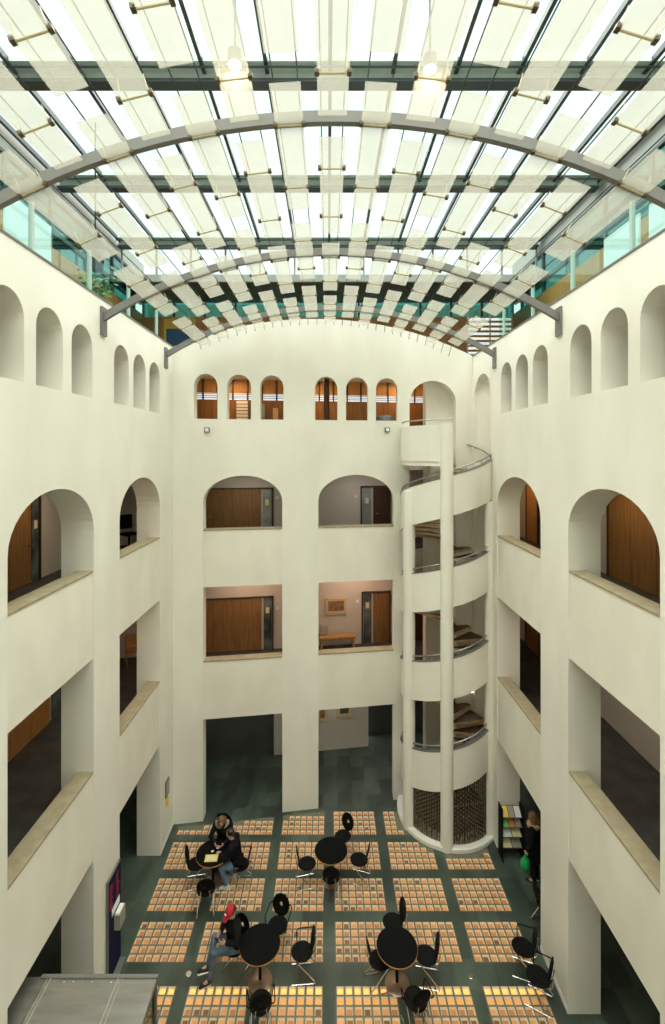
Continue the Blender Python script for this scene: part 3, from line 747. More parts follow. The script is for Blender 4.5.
KX = [.05 + .487 * k for k in range(-7, 8)]
PWD = .32
hang_h = .20
def make_panel(L):
    """glass sheet centred at the origin along Y, with two crossbars, clamps and hangers"""
    g = MB().box(-PWD / 2, PWD / 2, -L / 2, L / 2, -.005, .005).build('hanging_glass', M['lamella'])
    for yy in (-L / 2 + .60, L / 2 - .60):
        cb = MB().tube([(-PWD / 2 + .01, yy, -.018), (PWD / 2 - .01, yy, -.018)], .011, 6).build('crossbar', M['rod'], g)
        for sx in (-1, 1):
            MB().box(sx * PWD / 2 - .022, sx * PWD / 2 + .022, yy - .03, yy + .03, -.03, .02).build('clamp', M['clamp'], cb, bevel=.005)
            MB().tube([(sx * (PWD / 2 - .02), yy, .015), (sx * (PWD / 2 - .03), yy, hang_h)], .005, 5).build('hanger', M['rod'], g)
    return g
protoL = make_panel(2.46)
starts_even = [2.76, 5.58, 8.41, 11.24]
starts_odd = [1.92, 4.74, 7.66, 10.55]
first = True
shortcache = {}
for ci, x in enumerate(KX):
    ss = starts_odd if ci % 2 == 0 else starts_even    # ci 7 is the middle row (k = 0)
    for pi, y0 in enumerate(ss):
        y1 = min(y0 + 2.46, by(x) - .25)
        L = round(y1 - y0, 2)
        if L > 2.44:
            o = protoL if first else copy_tree(protoL); first = False
        else:
            o = make_panel(L)
        # the panels lie a little under the cables, following the vault
        rot = Matrix.Rotation(-slope(x), 3, 'Y')
        nz = V((math.sin(-slope(x)), 0, math.cos(slope(x))))
        o.location = V((x, (y0 + y1) / 2, az(x))) ; o.rotation_euler = (0, -slope(x), 0)
        tag(o, f'milky glass sheet in the {ORD[ci + 1]} hanging row from the left, {ORD[4 - pi]} from the back', 'glass panel', 'milky glass panels hanging under the roof')
for ci, x in enumerate(KX):
    for sd, sn in ((-1, 'left'), (1, 'right')):
        s_ = slope(x); off = sd * (PWD / 2 - .03)
        px_ = x + off * math.cos(s_) + hang_h * math.sin(-s_); pz_ = az(x) + off * math.sin(s_) + hang_h * math.cos(s_)
        o = MB().tube([(px_, YF + .02, pz_), (px_, by(px_) - .28, pz_), (px_, by(px_) + .01, min(pz_ - .22, top_arc(px_) - .06))], .0075, 5).build('suspension_cable', M['cable'])
        tag(o, f'dark cable on the {sn} edge of the {ORD[ci + 1]} hanging glass row from the left', 'cable', 'cables carrying the glass panels')

# two floodlights shining down through the glass
for x, y, lb in ((KX[5], 4.66, 'glowing floodlight above the glass panels left of the middle'), (KX[9], 4.72, 'glowing floodlight above the glass panels right of the middle')):
    z = az(x) + .17
    r = empty('floodlight', (x, y, z)); tag(r, lb, 'floodlight', 'floodlights above the hanging glass')
    MB().lathe([(.03, .16), (.07, .12), (.075, 0), (.07, -.01), (.001, -.005)], (0, 0, 0), 18).build('housing', M['steel'], r)
    MB().lathe([(.06, -.018), (.06, -.012)], (0, 0, 0), 18).build('lens', M['flood'], r)
    MB().tube([(0, 0, .15), (0, 0, ROOF - z - .0)], .012, 6).build('stem', M['steel'], r)
    l = bpy.data.lights.new('floodlight_beam', 'SPOT'); l.energy = 9; l.color = (1, .80, .55); l.spot_size = 1.5; l.spot_blend = .8; l.shadow_soft_size = .05
    lo = bpy.data.objects.new('floodlight_beam', l); C.objects.link(lo); lo.location = (x, y, z - .05)

# things on the top gallery
r = empty('loudspeaker', (-5.15, 10.4, 14.55)); tag(r, 'black loudspeaker hanging at the left top gallery behind the glass', 'loudspeaker')
MB().lathe([(.05, -.2), (.16, -.16), (.18, .12), (.12, .2)], (0, 0, 0), 18).build('housing', M['black'], r)
MB().tube([(0, 0, .2), (0, 0, ROOF - 14.55)], .015, 6).build('stem', M['black'], r)
r = empty('potted_plant', (-5.6, 11.3, Z4)); tag(r, 'leafy green plant in a pot behind the left glass balustrade', 'plant')
MB().lathe([(.16, 0), (.22, .38), (.20, .38), (.18, .32), (.001, .32)], (0, 0, 0), 18).build('pot', M['pot'], r)
mb = MB(); lv = MB()
for k in range(9):
    a = random.uniform(0, 2 * PI); h = random.uniform(.9, 1.5); q = [(0, 0, .3), (.12 * math.cos(a), .12 * math.sin(a), h * .6), (.30 * math.cos(a), .30 * math.sin(a), h)]
    mb.tube(q, .012, 5)
    for j in range(26):
        t = random.uniform(.3, 1); c = V(q[1]).lerp(V(q[2]), t) + V((random.gauss(0, .12), random.gauss(0, .12), random.gauss(0, .12)))
        d = V((random.gauss(0, 1), random.gauss(0, 1), random.gauss(0, .6))).normalized(); s_ = d.orthogonal().normalized() * .035
        lv.add([c, c + d * .07 + s_, c + d * .15, c + d * .07 - s_], [(0, 1, 2, 3)])
mb.build('stem', M['pot'], r); lf = lv.build('foliage', M['plant'], r); lf['kind'] = 'stuff'
r = empty('poster', (-5.75, 18.26, 14.1)); tag(r, 'yellow and blue poster on the wooden wall of the back top gallery', 'poster')
MB().box(-.62, .62, -.03, .02, 0, 1.45).build('sheet', M['yellow'], r); MB().box(-.52, .52, -.04, -.03, .1, 1.05).build('picture', M['blue'], r); MB().box(-.62, .62, -.045, -.03, .0, .16).build('margin', M['white'], r)
for i, (y, lb) in enumerate(((8.0, 'white display board standing behind the right glass balustrade, nearer the viewer'), (9.5, 'white display board standing behind the right glass balustrade, further back'))):
    r = empty('display_board', (6.3, y, Z4)); tag(r, lb, 'display board', 'white boards on the top galleries')
    MB().box(-.02, .02, 0, 1.2, .5, 2.0).build('board', M['louvre'], r)
    for yy in (.03, 1.13): MB().box(-.03, .03, yy, yy + .04, 0, .5).build('leg', M['steel'], r)
r = empty('display_board', (-6.2, 9.0, Z4)); tag(r, 'white display board standing on the left top gallery', 'display board', 'white boards on the top galleries')
MB().box(-.02, .02, 0, 1.5, .5, 2.2).build('board', M['louvre'], r)
for yy in (.03, 1.43): MB().box(-.03, .03, yy, yy + .04, 0, .5).build('leg', M['steel'], r)
r = empty('slatted_screen', (5.35, 15.6, Z4)); tag(r, 'white slatted screen at the far right corner of the top gallery', 'screen')
for k in range(9): MB().box(-.75, .75, -.02, .02, .25 + k * .16, .25 + k * .16 + .08).build('slat', M['louvre'], r)
for sx in (-.75, 0, .72): MB().box(sx, sx + .04, -.04, .04, 0, 1.75).build('post', M['steel'], r)

# ------------------------------------------------------------------ tables and chairs
def at(px, py, z):
    d = CAM_Z - z; k = d / (py - 452.0)
    return V(((px - 328.0) * k, F * k, z))
def make_table():
    r = empty('round_table')
    MB().lathe([(.385, .700), (.398, .704), (.402, .716), (.398, .727)], (0, 0, 0), 48).build('table_edge', M['edge'], r, smooth=True)
    MB().lathe([(.396, .7265), (.396, .732), (.001, .732)], (0, 0, 0), 48).build('tabletop', M['tabletop'], r, smooth=True)
    MB().lathe([(.03, .02), (.03, .70)], (0, 0, 0), 14).build('column', M['black'], r, smooth=True)
    MB().lathe([(.235, 0), (.24, .012), (.22, .026), (.06, .045), (.001, .045)], (0, 0, 0), 36).build('base', M['base'], r, smooth=True)
    return r
TABLES = [(at(213, 852.5, .732), 'round black table with a yellow sheet where two people sit'),
          (at(260, 943.5, .732), 'round black table beside the person in the red cap'),
          (at(331, 850, .732), 'round black empty table nearest the back wall'),
          (at(397, 946, .732), 'round black empty table in front of the right wall')]
pt = make_table()
for i, (p, lb) in enumerate(TABLES):
    o = pt if i == 0 else copy_tree(pt)
    o.location = (p.x, p.y, 0); tag(o, lb, 'table', 'round tables in the court')

def disc(mb, rx, ry, t, hole=0, dish=0.0, n=36, mp=lambda u, v, d: V((u, v, d))):
    """rounded oval slab, slightly dished, optional hole"""
    rings = [hole, .35, .7, .93, 1.0] if hole else [0.001, .35, .7, .93, 1.0]
    vs = []; fs = []; R = len(rings)
    for side in (0, 1):
        for i, q in enumerate(rings):
            for k in range(n):
                a = 2 * PI * k / n; e = t / 2 * (1 if q < .95 else .35)
                vs.append(mp(rx * q * math.cos(a), ry * q * math.sin(a), dish * q * q + (e if side else -e)))
    for side in (0, 1):
        o = side * R * n
        for i in range(R - 1):
            for k in range(n):
                f = [o + i * n + k, o + i * n + (k + 1) % n, o + (i + 1) * n + (k + 1) % n, o + (i + 1) * n + k]
                fs.append(f)
    for i in (0, R - 1):
        for k in range(n): fs.append([i * n + k, i * n + (k + 1) % n, R * n + i * n + (k + 1) % n, R * n + i * n + k])
    return mb.add(vs, fs)
def make_chair(arms):
    r = empty('cafe_armchair' if arms else 'cafe_chair')
    disc(MB(), .215, .205, .028, dish=.02, mp=lambda u, v, d: V((u, v, .445 + d))).build('seat', M['black'], r, smooth=True)
    ca, sa = math.cos(math.radians(12)), math.sin(math.radians(12))
    disc(MB(), .19, .205, .024, hole=.21, dish=.025, mp=lambda u, v, d: V((-.235 - (v) * sa + d * ca, u, .70 + v * ca + d * sa))).build('backrest', M['black'], r, smooth=True)
    for s in (-1, 1):
        MB().tube([(.20, s * .19, .013), (-.22, s * .19, .013), (-.245, s * .19, .018), (-.25, s * .188, .04), (-.235, s * .185, .07), (.10, s * .15, .40), (.11, s * .145, .418), (.09, s * .14, .428), (-.12, s * .13, .430)], .0115, 8).build('leg', M['chrome'], r, smooth=True)
        MB().tube([(-.10, s * .10, .430), (-.20, s * .10, .432), (-.235, s * .10, .45), (-.25, s * .10, .50), (-.275, s * .09, .66)], .010, 8).build('back_support', M['chrome'], r, smooth=True)
        if arms:
            MB().tube([(-.25, s * .17, .70), (-.24, s * .22, .69), (-.20, s * .245, .685), (.04, s * .25, .675), (.09, s * .245, .66), (.105, s * .235, .62), (.10, s * .215, .46), (.08, s * .19, .432)], .011, 8).build('armrest', M['black'], r, smooth=True)
    return r
PC, PA = make_chair(False), make_chair(True)
used = {False: False, True: False}
def chair(px, py, ang, label, arms=False, pos=None):
    src = PA if arms else PC
    o = copy_tree(src) if used[arms] else src; used[arms] = True
    p = at(px, py, .45) if pos is None else V(pos)
    o.location = (p.x, p.y, 0); o.rotation_euler = (0, 0, math.radians(ang))
    tag(o, label, 'chair', 'black oval back chairs in the court'); return o
T = [p for p, _ in TABLES]
G = 'black chair '
# ang: direction the sitter faces, 0 = right, 90 = away from the viewer
chair(0, 0, 10, 'black chair left of the table with the yellow sheet, tucked in', pos=(T[0].x - .40, T[0].y + .0, 0))
chair(208, 889, 100, 'black chair seen from behind in front of the table with the yellow sheet', pos=(T[0].x + .0, T[0].y - .64, 0))
chair(238, 864, 180, 'black armchair under the dark haired person at the table with the yellow sheet', True, pos=(T[0].x + .66, T[0].y - .02, 0))
chair(0, 0, -82, 'black chair behind the person with the pale fur collar', pos=(T[0].x + .12, T[0].y + .70, 0))
chair(279, 919, 256, 'black armchair facing the viewer beyond the red capped person\'s table', True, pos=(T[1].x + .28, T[1].y + .62, 0))
chair(302, 952, 184, 'black armchair facing left, right of the red capped person\'s table', True)
chair(262, 999, 100, 'black armchair seen from behind in front of the red capped person\'s table', True, pos=(T[1].x + .12, T[1].y - .76, 0))
chair(237, 947, 240, 'black chair under the person in the red cap', pos=(-1.86, 9.42, 0))
chair(343, 836.5, 232, 'black chair facing the viewer behind the table nearest the back wall')
chair(307, 864, 12, 'black chair facing right, left of the table nearest the back wall')
chair(359, 860, 163, 'black chair facing left, right of the table nearest the back wall')
chair(331, 868, 88, 'black chair seen from behind in front of the table nearest the back wall', pos=(T[2].x + .0, T[2].y - .40, 0))
chair(393, 921, 188, 'black chair on the far side of the table in front of the right wall', pos=(T[3].x + .02, T[3].y + .74, 0))
chair(384, 957, 12, 'black chair tucked in left of the table in front of the right wall', pos=(T[3].x - .33, T[3].y + .0, 0))
chair(426, 956, 170, 'black chair facing left, right of the table in front of the right wall')
chair(414, 992, 108, 'black armchair seen from behind in front of the table in front of the right wall', True, pos=(T[3].x + .24, T[3].y - .66, 0))
chair(523, 948, 160, 'black armchair against the right wall, middle one of the three', True)
chair(538, 977, 150, 'black armchair against the right wall, nearest to the viewer', True)
chair(541, 921, 20, 'black chair half hidden behind the right wall pier', pos=(4.80, 10.32, 0))

# papers on the first table
p = T[0]
o = MB().box(-.15, .15, -.10, .10, 0, .006).build('sheet', M['yellow'], loc=(p.x + .0, p.y - .16, .7325)); o.rotation_euler = (0, 0, .05); tag(o, 'yellow printed sheet lying on the table of the two people', 'paper')
MB().box(-.12, .12, -.07, .07, .006, .0068).build('print', M['cream'], o)
o = MB().box(-.03, .03, -.02, .02, 0, .012).build('tissue', M['white'], loc=(p.x - .02, p.y + .03, .7325), bevel=.004); o.rotation_euler = (0, 0, .4); tag(o, 'small crumpled white tissue beside the yellow sheet', 'tissue')

# ------------------------------------------------------------------ entrance booth, board, rack
r = empty('entrance_booth', (XL, 6.4, 0)); tag(r, 'glass and steel entrance booth roof at the lower left', 'booth')
x1 = -2.56 - XL; y1 = 7.05 - 6.4
rf = MB().box(.02, x1, -1.8, y1, 2.42, 2.50).build('roof', M['brushed'], r, bevel=.004)
rf2 = MB().box(-.62, .02, .02, y1, 2.42, 2.498).build('roof_return', M['brushed'], r, bevel=.004)
for xx in (.10, .16, 1.17, 1.23): MB().box(xx, xx + .018, -1.75, y1 - .03, 2.50, 2.518).build('seam', M['chrome'], rf)
MB().box(.02, x1 + .01, y1 - .03, y1 + .02, 2.40, 2.52).build('edge_trim', M['steel'], rf)
for k in range(7): MB().lathe([(.012, 0), (.012, .012), (.001, .014)], (.25 + k * .14, y1 - .08, 2.50), 8).build('bolt', M['chrome'], rf)
for yy in (y1 - .06, -1.8): MB().box(x1 - .06, x1, yy, yy + .06, 0, 2.42).build('post', M['steel'], r)
MB().box(x1 - .04, x1 - .025, -1.74, y1 - .06, .05, 2.42).build('side_glass', M['boothglass'], r)
MB().box(.03, x1 - .06, y1 - .05, y1 - .035, .05, 2.42).build('end_glass', M['boothglass'], r)

r = empty('information_board', (XL + .015, 9.38, 0)); tag(r, 'tall dark blue information board standing against the left wall', 'board')
MB().box(.004, .035, -.26, .28, .03, 2.0).build('panel', M['navy'], r)
MB().box(.004, .04, -.275, -.26, 0, 2.02).build('edge', M['steel'], r); MB().box(.004, .04, -.26, .28, 2.0, 2.02).build('edge', M['steel'], r)
mb = MB()
for k in range(9):
    z = 1.84 - k * .055
    for y_, w_ in ((-.20, random.uniform(.1, .2)), (.08, random.uniform(.08, .18))): [mb.box(.035, .038, y_ + .03 * q_, y_ + .03 * q_ + .019, z, z + .028) for q_ in range(int(w_ / .03))]
mb.build('lettering', M['red'], r)
MB().box(.035, .042, -.12, .22, 1.20, 1.34).build('notice', M['white'], r)
bxo = MB().box(.035, .15, -.02, .24, .84, 1.14).build('leaflet_box', M['grey'], r); MB().box(.05, .13, .0, .22, 1.14, 1.16).build('leaflet', M['white'], bxo)
MB().box(.0, .16, -.25, .25, 0, .03).build('foot', M['steel'], r)

r = empty('wall_notice', (XL, 12.55, 1.2)); tag(r, 'small framed notice with a yellow leaflet on the left wall by the far corner', 'notice')
MB().box(.0, .03, -.13, .13, .0, .42).build('notice_frame', M['steel'], r); MB().box(.03, .034, -.10, .10, .04, .38).build('sheet', M['grey'], r); MB().box(.0, .035, -.08, .06, -.25, -.05).build('leaflet', M['yellow'], r)

rk = empty('brochure_rack', (4.70, 12.08, 0)); tag(rk, 'dark metal brochure rack with four shelves in the far right opening', 'rack')
W2 = .27
for sx in (-W2, W2): MB().box(sx - .012, sx + .012, -.16, .12, .02, 1.30).build('side_panel', M['black'], rk)
for sx in (-W2, W2): MB().box(sx - .015, sx + .015, -.22, .15, 0, .03).build('foot', M['black'], rk)
shelfz = [.28, .55, .80, 1.05]
broch = [[('white', .5)], [('white', 1)], [('green', 1)], [('yellow', 1)]]
names = {'yellow': 'yellow brochure', 'green': 'green brochure', 'orange': 'orange brochure', 'white': 'white brochure', 'grey': 'grey brochure', 'cream': 'beige brochure'}
lay = [[('cream', 'left'), ('grey', 'right')], [('white', 'left'), ('cream', 'right')], [('green', 'left'), ('orange', 'middle'), ('grey', 'right')], [('yellow', 'left'), ('grey', 'middle'), ('white', 'right')]]
shn = ['lowest', 'second lowest', 'second highest', 'top']
for k, z in enumerate(shelfz):
    mx = Matrix.Translation((0, -.10, z)) @ Matrix.Rotation(math.radians(40), 4, 'X')
    MB().box(-W2 + .013, W2 - .013, 0, .26, -.012, 0, mx=mx).box(-W2 + .013, W2 - .013, -.012, 0, -.012, .03, mx=mx).build('shelf', M['frame'], rk)
    n = len(lay[k]); wd = (2 * W2 - .06) / n
    for j, (c_, s_) in enumerate(lay[k]):
        o = MB().box(-wd / 2 + .01, wd / 2 - .01, 0, .24, 0, .012).build('brochure', M[c_])
        o.matrix_world = Matrix.Translation((4.70, 12.08, 0)) @ mx @ Matrix.Translation((-W2 + .03 + wd * (j + .5), .004, .002))
        tag(o, f'{names[c_]} on the {s_} of the {shn[k]} shelf of the rack', 'brochure', 'brochures in the rack')

# ------------------------------------------------------------------ people
DG = bpy.context.evaluated_depsgraph_get
def fuse(mb, name, mats, vox, parent, assign=None, smooth_it=4):
    me = mb.mesh(name, [mats[0]])
    o = bpy.data.objects.new(name, me); C.objects.link(o)
    rm = o.modifiers.new('r', 'REMESH'); rm.mode = 'VOXEL'; rm.voxel_size = vox; rm.use_smooth_shade = True
    sm_ = o.modifiers.new('s', 'SMOOTH'); sm_.iterations = smooth_it; sm_.factor = .5
    dg = DG(); dg.update()
    nm = bpy.data.meshes.new_from_object(o.evaluated_get(dg))
    o.modifiers.clear(); o.data = nm; bpy.data.meshes.remove(me)
    nm.materials.clear()
    for m in mats: nm.materials.append(m)
    nm.polygons.foreach_set('use_smooth', [True] * len(nm.polygons))
    if assign:
        nm.polygons.foreach_set('material_index', [assign(p.center) for p in nm.polygons])
    nm.update(); o.name = name
    o.parent = parent
    return o
def basis(f, up=V((0, 0, 1))):
    f = V(f).normalized(); l = V(up).cross(f).normalized(); u = f.cross(l)
    return Matrix((f, l, u)).transposed()            # columns: forward, left, up
def hand(mb, wrist, d, palm, thumb, curl=.9):
    """palm along d from the wrist; palm = the way the palm faces; thumb = side of the thumb"""
    d = V(d).normalized(); pn = V(palm); pn = (pn - d * pn.dot(d)).normalized(); sd = pn.cross(d).normalized()
    if sd.dot(V(thumb)) < 0: sd = -sd
    wrist = V(wrist)
    for q in (-.026, -.009, .009, .026): mb.cap(wrist + sd * q * .7, .017, wrist + d * .078 + sd * q, .013, 8)
    L = [.082, .092, .086, .066]
    for i, q in enumerate((.030, .0105, -.0095, -.029)):
        p = wrist + d * .082 + sd * q; dd = d.copy(); a = curl * .5
        for j, fr in enumerate((.45, .32, .23)):
            dd = (Matrix.Rotation(a, 3, d.cross(pn)) @ dd).normalized(); n_ = p + dd * L[i] * fr
            mb.cap(p, .0095 - .001 * j, n_, .0088 - .001 * j, 8); p = n_; a = curl * .6
    p = wrist + d * .022 + sd * .030; dd = (d * .6 + sd * .75 + pn * .35).normalized(); n_ = p + dd * .04; mb.cap(p, .0125, n_, .011, 8)
    dd = (d * .9 + sd * .25 + pn * .4).normalized(); mb.cap(n_, .011, n_ + dd * .032, .009, 8)

def person(name, label, loc, rz, J, hairstyle, top, legs, shoes, extras=()):
    r = empty(name, loc, rz); tag(r, label, 'person', 'people in the court')
    g = {k: V(v) for k, v in J.items() if k not in ('face', 'curl')}
    fm = basis(J['face']); hc = g['head']
    def H(a, b, c): return hc + fm @ V((a, b, c))
    body = MB()
    # torso
    body.ell(g['pelvis'], (.11, .165, .12)); body.cap(g['pelvis'], .12, g['waist'], .115); body.cap(g['waist'], .115, g['chest'], .13)
    body.cap(g['shL'], .06, g['shR'], .06); body.ell(g['chest'], (.115, .165, .15))
    body.cap(g['chest'] + V((0, 0, .10)), .07, g['neck'], .055); body.cap(g['neck'], .053, H(-.02, 0, -.05), .05)
    # head
    body.ell(H(-.012, 0, .025), (.098, .076, .098), fm); body.ell(H(.025, 0, -.045), (.062, .058, .070), fm); body.ell(H(.06, 0, -.095), (.022, .028, .018), fm)
    body.cap(H(.082, 0, .018), .009, H(.108, 0, -.022), .014); body.ell(H(.088, 0, -.060), (.010, .026, .009), fm)
    for s in (-1, 1):
        body.ell(H(-.005, s * .077, -.012), (.020, .010, .032), fm); body.ell(H(.076, s * .031, .014), (.013, .014, .010), fm); body.cap(H(.086, s * .018, .034), .006, H(.076, s * .046, .034), .006)
    for s, q in ((1, 'L'), (-1, 'R')):
        body.cap(g['sh' + q], .052, g['el' + q], .040); body.cap(g['el' + q], .040, g['wr' + q], .027)
        hd = (g['hd' + q] - g['wr' + q]); hand(body, g['wr' + q], hd, g['pn' + q], g['th' + q], J.get('curl', .9))
        body.cap(g['hip' + q], .085, g['kn' + q], .058); body.cap(g['kn' + q], .056, g['an' + q], .036); body.cap(g['an' + q], .036, g['toe' + q] , .030)
    def face_mat(c):
        for s in (-1, 1):
            if (c - H(.088, s * .031, .014)).length < .0125: return 1
        if (c - H(.096, 0, -.060)).length < .020 and abs((c - H(.096, 0, -.060)).dot(fm.col[2])) < .010: return 2
        return 0
    fuse(body, 'body', [M['skin'], M['eye'], M['lip']], .0065, r, face_mat, 3)
    # coat
    ct = MB(); ct.ell(g['pelvis'] + V((0, 0, .03)), (.15, .195, .13)); ct.cap(g['pelvis'], .15, g['waist'], .145); ct.cap(g['waist'], .145, g['chest'], .155)
    ct.ell(g['chest'], (.15, .20, .175)); ct.cap(g['shL'], .085, g['shR'], .085); ct.cap(g['chest'] + V((0, 0, .12)), .085, g['neck'] - V((0, 0, .02)), .072)
    for q in 'LR':
        ct.cap(g['sh' + q], .076, g['el' + q], .062); w_ = g['wr' + q] - (g['wr' + q] - g['el' + q]).normalized() * .02; ct.cap(g['el' + q], .062, w_, .045)
    if 'hem' in g:
        ct.cap(g['pelvis'], .155, g['hem'], .17)
    fuse(ct, 'jacket', [M[top]], .012, r)
    tr = MB(); tr.ell(g['pelvis'], (.13, .175, .125))
    for q in 'LR':
        tr.cap(g['hip' + q], .10, g['kn' + q], .072); a = g['an' + q] + (g['kn' + q] - g['an' + q]).normalized() * .05; tr.cap(g['kn' + q], .070, a, .056)
    fuse(tr, 'trousers', [M[legs]], .012, r)
    for q in 'LR':
        sh_ = MB(); d = (g['toe' + q] - g['an' + q]); heel = g['an' + q]
        fdir = V((d.x, d.y, d.z)).normalized()
        down = (g['an' + q] - g['kn' + q]).normalized()
        sh_.cap(heel, .048, heel + down * .045 - fdir * .01, .045); sh_.cap(heel + down * .05 - fdir * .015, .042, g['toe' + q], .038); sh_.cap(g['toe' + q], .038, g['toe' + q] + fdir * .045, .030)
        so = fuse(sh_, 'shoe', [M[shoes]], .008, r)
        sl = MB(); b0 = heel + down * .088 - fdir * .03; b1 = g['toe' + q] + fdir * .05 + down * .034
        sl.cap(b0, .016, b1, .014); wv = V((0, .02, 0)); sl.cap(b0 + wv, .014, b1 + wv * .8, .012); sl.cap(b0 - wv, .014, b1 - wv * .8, .012)
        fuse(sl, 'sole', [M['sole']], .008, so)
    # hair
    hr = MB()
    if hairstyle == 'long':
        hr.ell(H(-.032, 0, .045), (.100, .090, .094), fm)
        for s in (-1, 1):
            for k in range(4): hr.cap(H(.01 - .03 * k, s * .082, .03), .024, H(.005 - .025 * k, s * .100, -.17 - .015 * k), .018)
        hr.cap(H(-.085, 0, .02), .06, H(-.10, 0, -.14), .055)
        hr.cap(H(.05, .045, .085), .025, H(.045, .075, -.02), .014); hr.cap(H(.05, -.045, .085), .025, H(.045, -.075, -.02), .014)
        fuse(hr, 'hair', [M['hair']], .008, r)
    else:
        hr.ell(H(-.034, 0, .040), (.094, .084, .090), fm); hr.cap(H(-.09, 0, 0), .045, H(-.08, 0, -.06), .035)
        for s in (-1, 1): hr.cap(H(-.01, s * .077, .03), .016, H(-.005, s * .078, -.01), .010)
        fuse(hr, 'hair', [M['hairdark']], .008, r)
    if 'cap' in extras:
        cp = MB(); cp.ell(H(-.015, 0, .062), (.108, .092, .080), fm); cp.cap(H(.085, .03, .055), .018, H(.085, -.03, .055), .018)
        co_ = fuse(cp, 'cap', [M['cap']], .008, r)
        br = MB(); br.ell(H(.125, 0, .050), (.062, .066, .009), fm); fuse(br, 'brim', [M['cap']], .006, co_)
        bd = MB(); bd.ell(H(.072, 0, .112), (.016, .026, .02), fm); bd.build('badge', M['white'], co_, smooth=True)
    if 'hood' in extras:
        hd_ = MB(); up = V((0, 0, 1))
        pts = [H(-.02, .135, -.08), H(.03, .13, -.13), H(.07, .075, -.165), H(.075, 0, -.18), H(.07, -.075, -.165), H(.03, -.13, -.13), H(-.02, -.135, -.08)]
        for a, b in zip(pts, pts[1:]): hd_.cap(a, .042, b, .042)
        fuse(hd_, 'fur_collar', [M['fur']], .010, r)
        ho = MB(); ho.ell(H(-.125, 0, -.06), (.055, .125, .13), fm); ho.cap(H(-.12, .11, -.02), .035, H(-.13, .07, .09), .03); ho.cap(H(-.12, -.11, -.02), .035, H(-.13, -.07, .09), .03); ho.cap(H(-.13, .07, .09), .03, H(-.13, -.07, .09), .03)
        fuse(ho, 'hood', [M['coat']], .010, r)
    if 'furcoat' in extras:
        hd_ = MB()
        for k in range(12):
            a = 2 * PI * k / 12; b = 2 * PI * (k + 1) / 12
            hd_.cap(g['neck'] + V((.10 * math.cos(a), .15 * math.sin(a), -.03)), .06, g['neck'] + V((.10 * math.cos(b), .15 * math.sin(b), -.03)), .06)
        fuse(hd_, 'fur_collar', [M['furbrown']], .012, r)
    return r

def gadget(name, root_loc, rz, local, label, cat, m_, size):
    mx = Matrix.Translation(root_loc) @ Matrix.Rotation(rz, 4, 'Z')
    o = MB().box(-size[0], size[0], -size[1], size[1], -size[2], size[2]).build(name, M[m_], bevel=.003)
    o.matrix_world = mx @ Matrix.Translation(local) @ Matrix.Rotation(-.6, 4, 'Y'); tag(o, label, cat); return o

def seated(lean=0.0, **kw):
    J = dict(pelvis=(0, 0, .58), waist=(.02 + lean * .25, 0, .74), chest=(.02 + lean * .62, 0, .93 - lean * .12), neck=(.03 + lean, 0, 1.10 - lean * .25), head=(.06 + lean * 1.25, 0, 1.24 - lean * .4),
             shL=(.01 + lean * .85, .175, 1.04 - lean * .2), shR=(.01 + lean * .85, -.175, 1.04 - lean * .2),
             hipL=(.02, .095, .555), hipR=(.02, -.095, .555), knL=(.42, .13, .53), knR=(.42, -.13, .53), anL=(.40, .13, .10), anR=(.40, -.13, .10), toeL=(.54, .14, .05), toeR=(.54, -.14, .05),
             pnL=(0, -1, .2), pnR=(0, 1, .2), thL=(0, 0, 1), thR=(0, 0, 1), face=(1, 0, -.75))
    J.update(kw); return J
# person with the red cap: turned left, one leg crossed high, phone in both hands
J = seated(.03, face=(1, .15, -.8), knL=(.42, .13, .60), anL=(.50, .16, .12), toeL=(.63, .18, .06),
           knR=(.40, -.07, .70), anR=(.52, .12, .36), toeR=(.66, .13, .31),
           elL=(.10, .27, .84), wrL=(.27, .13, .84), hdL=(.36, .09, .86), elR=(.08, -.27, .84), wrR=(.26, -.12, .84), hdR=(.35, -.08, .86), pnL=(0, -1, .3), pnR=(0, 1, .3))
for k_ in ('knL', 'knR', 'anL', 'anR', 'toeL', 'toeR'):      # legs swung to the side of the seat
    a_, b_, c_ = J[k_]; J[k_] = (a_ * .906 + b_ * .423, -a_ * .423 + b_ * .906, c_)
MAN = (-1.86, 9.42, -.03)
person('person', 'seated person in a red cap and black jacket with legs crossed, looking at a phone', MAN, math.radians(218), J, 'short', 'coat', 'darkjeans', 'shoeblack', ('cap',))
gadget('phone', MAN, math.radians(218), (.385, 0, .875), 'small phone held by the person in the red cap', 'phone', 'phone', (.06, .033, .005))
# person in blue jeans at the first table, facing left
J = seated(.10, face=(1, -.2, -.55), knL=(.36, .15, .50), anL=(.20, .17, .11), toeL=(.33, .19, .06), knR=(.36, -.10, .50), anR=(.16, -.12, .11), toeR=(.28, -.13, .06),
           elL=(.24, .27, .80), wrL=(.40, .12, .79), hdL=(.49, .07, .79), elR=(.22, -.26, .86), wrR=(.25, -.13, 1.02), hdR=(.24, -.08, 1.10), pnL=(0, -.2, -1), thL=(0, -1, 0), pnR=(-.4, .8, .3), thR=(0, 0, 1))
P2 = (T[0].x + .60, T[0].y + -.02, -.03)
person('person', 'seated person in black jacket and blue jeans with pale shoes, leaning on the table', P2, PI - .15, J, 'short', 'coat', 'jeans', 'shoe')
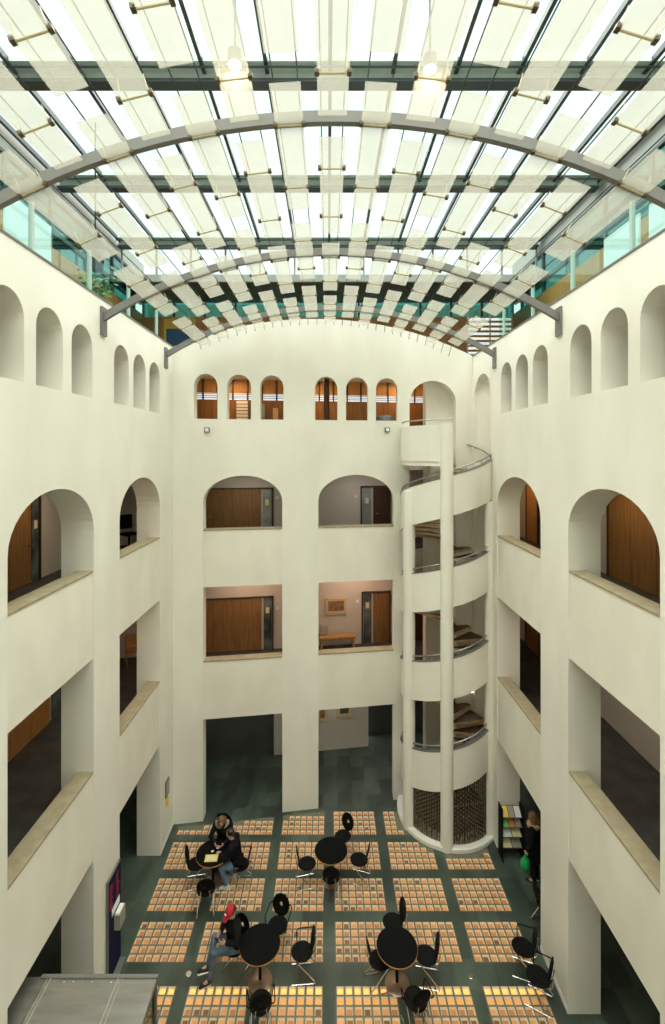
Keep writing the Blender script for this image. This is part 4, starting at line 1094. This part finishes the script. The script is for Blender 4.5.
# person with the fur collar, facing the viewer, leaning over the table
J = seated(.16, face=(1, .12, -.85), anL=(.22, .13, .10), anR=(.22, -.13, .10), toeL=(.35, .14, .05), toeR=(.35, -.14, .05), elL=(.30, .26, .83), wrL=(.47, .10, .79), hdL=(.56, .05, .79), elR=(.30, -.27, .83), wrR=(.47, -.11, .79), hdR=(.55, -.06, .79), pnL=(0, -.9, .4), pnR=(0, .9, .4))
P3 = (T[0].x + .13, T[0].y + .68, -.03)
person('person', 'seated person with brown hair and a pale fur trimmed hood, bent over a phone', P3, -PI / 2 - .05, J, 'long', 'coat', 'coat', 'shoeblack', ('hood',))
gadget('phone', P3, -PI / 2 - .05, (.60, 0, .80), 'small phone in the hands of the person with the fur trimmed hood', 'phone', 'white', (.055, .03, .005))
# person standing in the far right opening with a green bag
J = dict(pelvis=(0, 0, .92), waist=(0, 0, 1.06), chest=(.0, 0, 1.24), neck=(.02, 0, 1.42), head=(.05, 0, 1.54), shL=(0, .17, 1.36), shR=(0, -.17, 1.36), hem=(0, 0, .62),
         elL=(-.02, .24, 1.08), wrL=(.08, .27, .86), hdL=(.10, .28, .76), elR=(.0, -.24, 1.08), wrR=(.10, -.27, .86), hdR=(.12, -.28, .76), hipL=(0, .09, .88), hipR=(0, -.09, .88),
         knL=(.02, .09, .48), knR=(.02, -.09, .48), anL=(-.02, .09, .10), anR=(-.02, -.09, .10), toeL=(.12, .10, .04), toeR=(.12, -.10, .04), pnL=(0, -1, 0), pnR=(0, 1, 0), thL=(1, 0, 0), thR=(1, 0, 0), face=(1, 0, -.3), curl=1.5)
P4 = (5.0, 11.36, -.02)
person('person', 'standing person in a long black coat with brown fur collar in the far right opening', P4, PI * .75, J, 'long', 'coat', 'coat', 'shoeblack', ('furcoat',))
hx = Matrix.Translation(P4) @ Matrix.Rotation(PI * .75, 4, 'Z') @ V((.12, .28, .74))
r = empty('carrier_bag', (hx.x, hx.y, .36)); tag(r, 'bright green carrier bag held by the standing person', 'bag')
bg_ = MB(); bg_.ell((0, 0, .14), (.12, .09, .15)); bg_.cap((-.06, 0, .22), .05, (0, 0, .33), .03); bg_.cap((.06, 0, .22), .05, (0, 0, .33), .03)
fuse(bg_, 'sack', [M['bag']], .012, r, None, 1)
MB().tube([(-.05, 0, .26), (-.03, 0, .36), (0, 0, .405), (.03, 0, .36), (.05, 0, .26)], .008, 6).build('bag_handle', M['bag'], r)
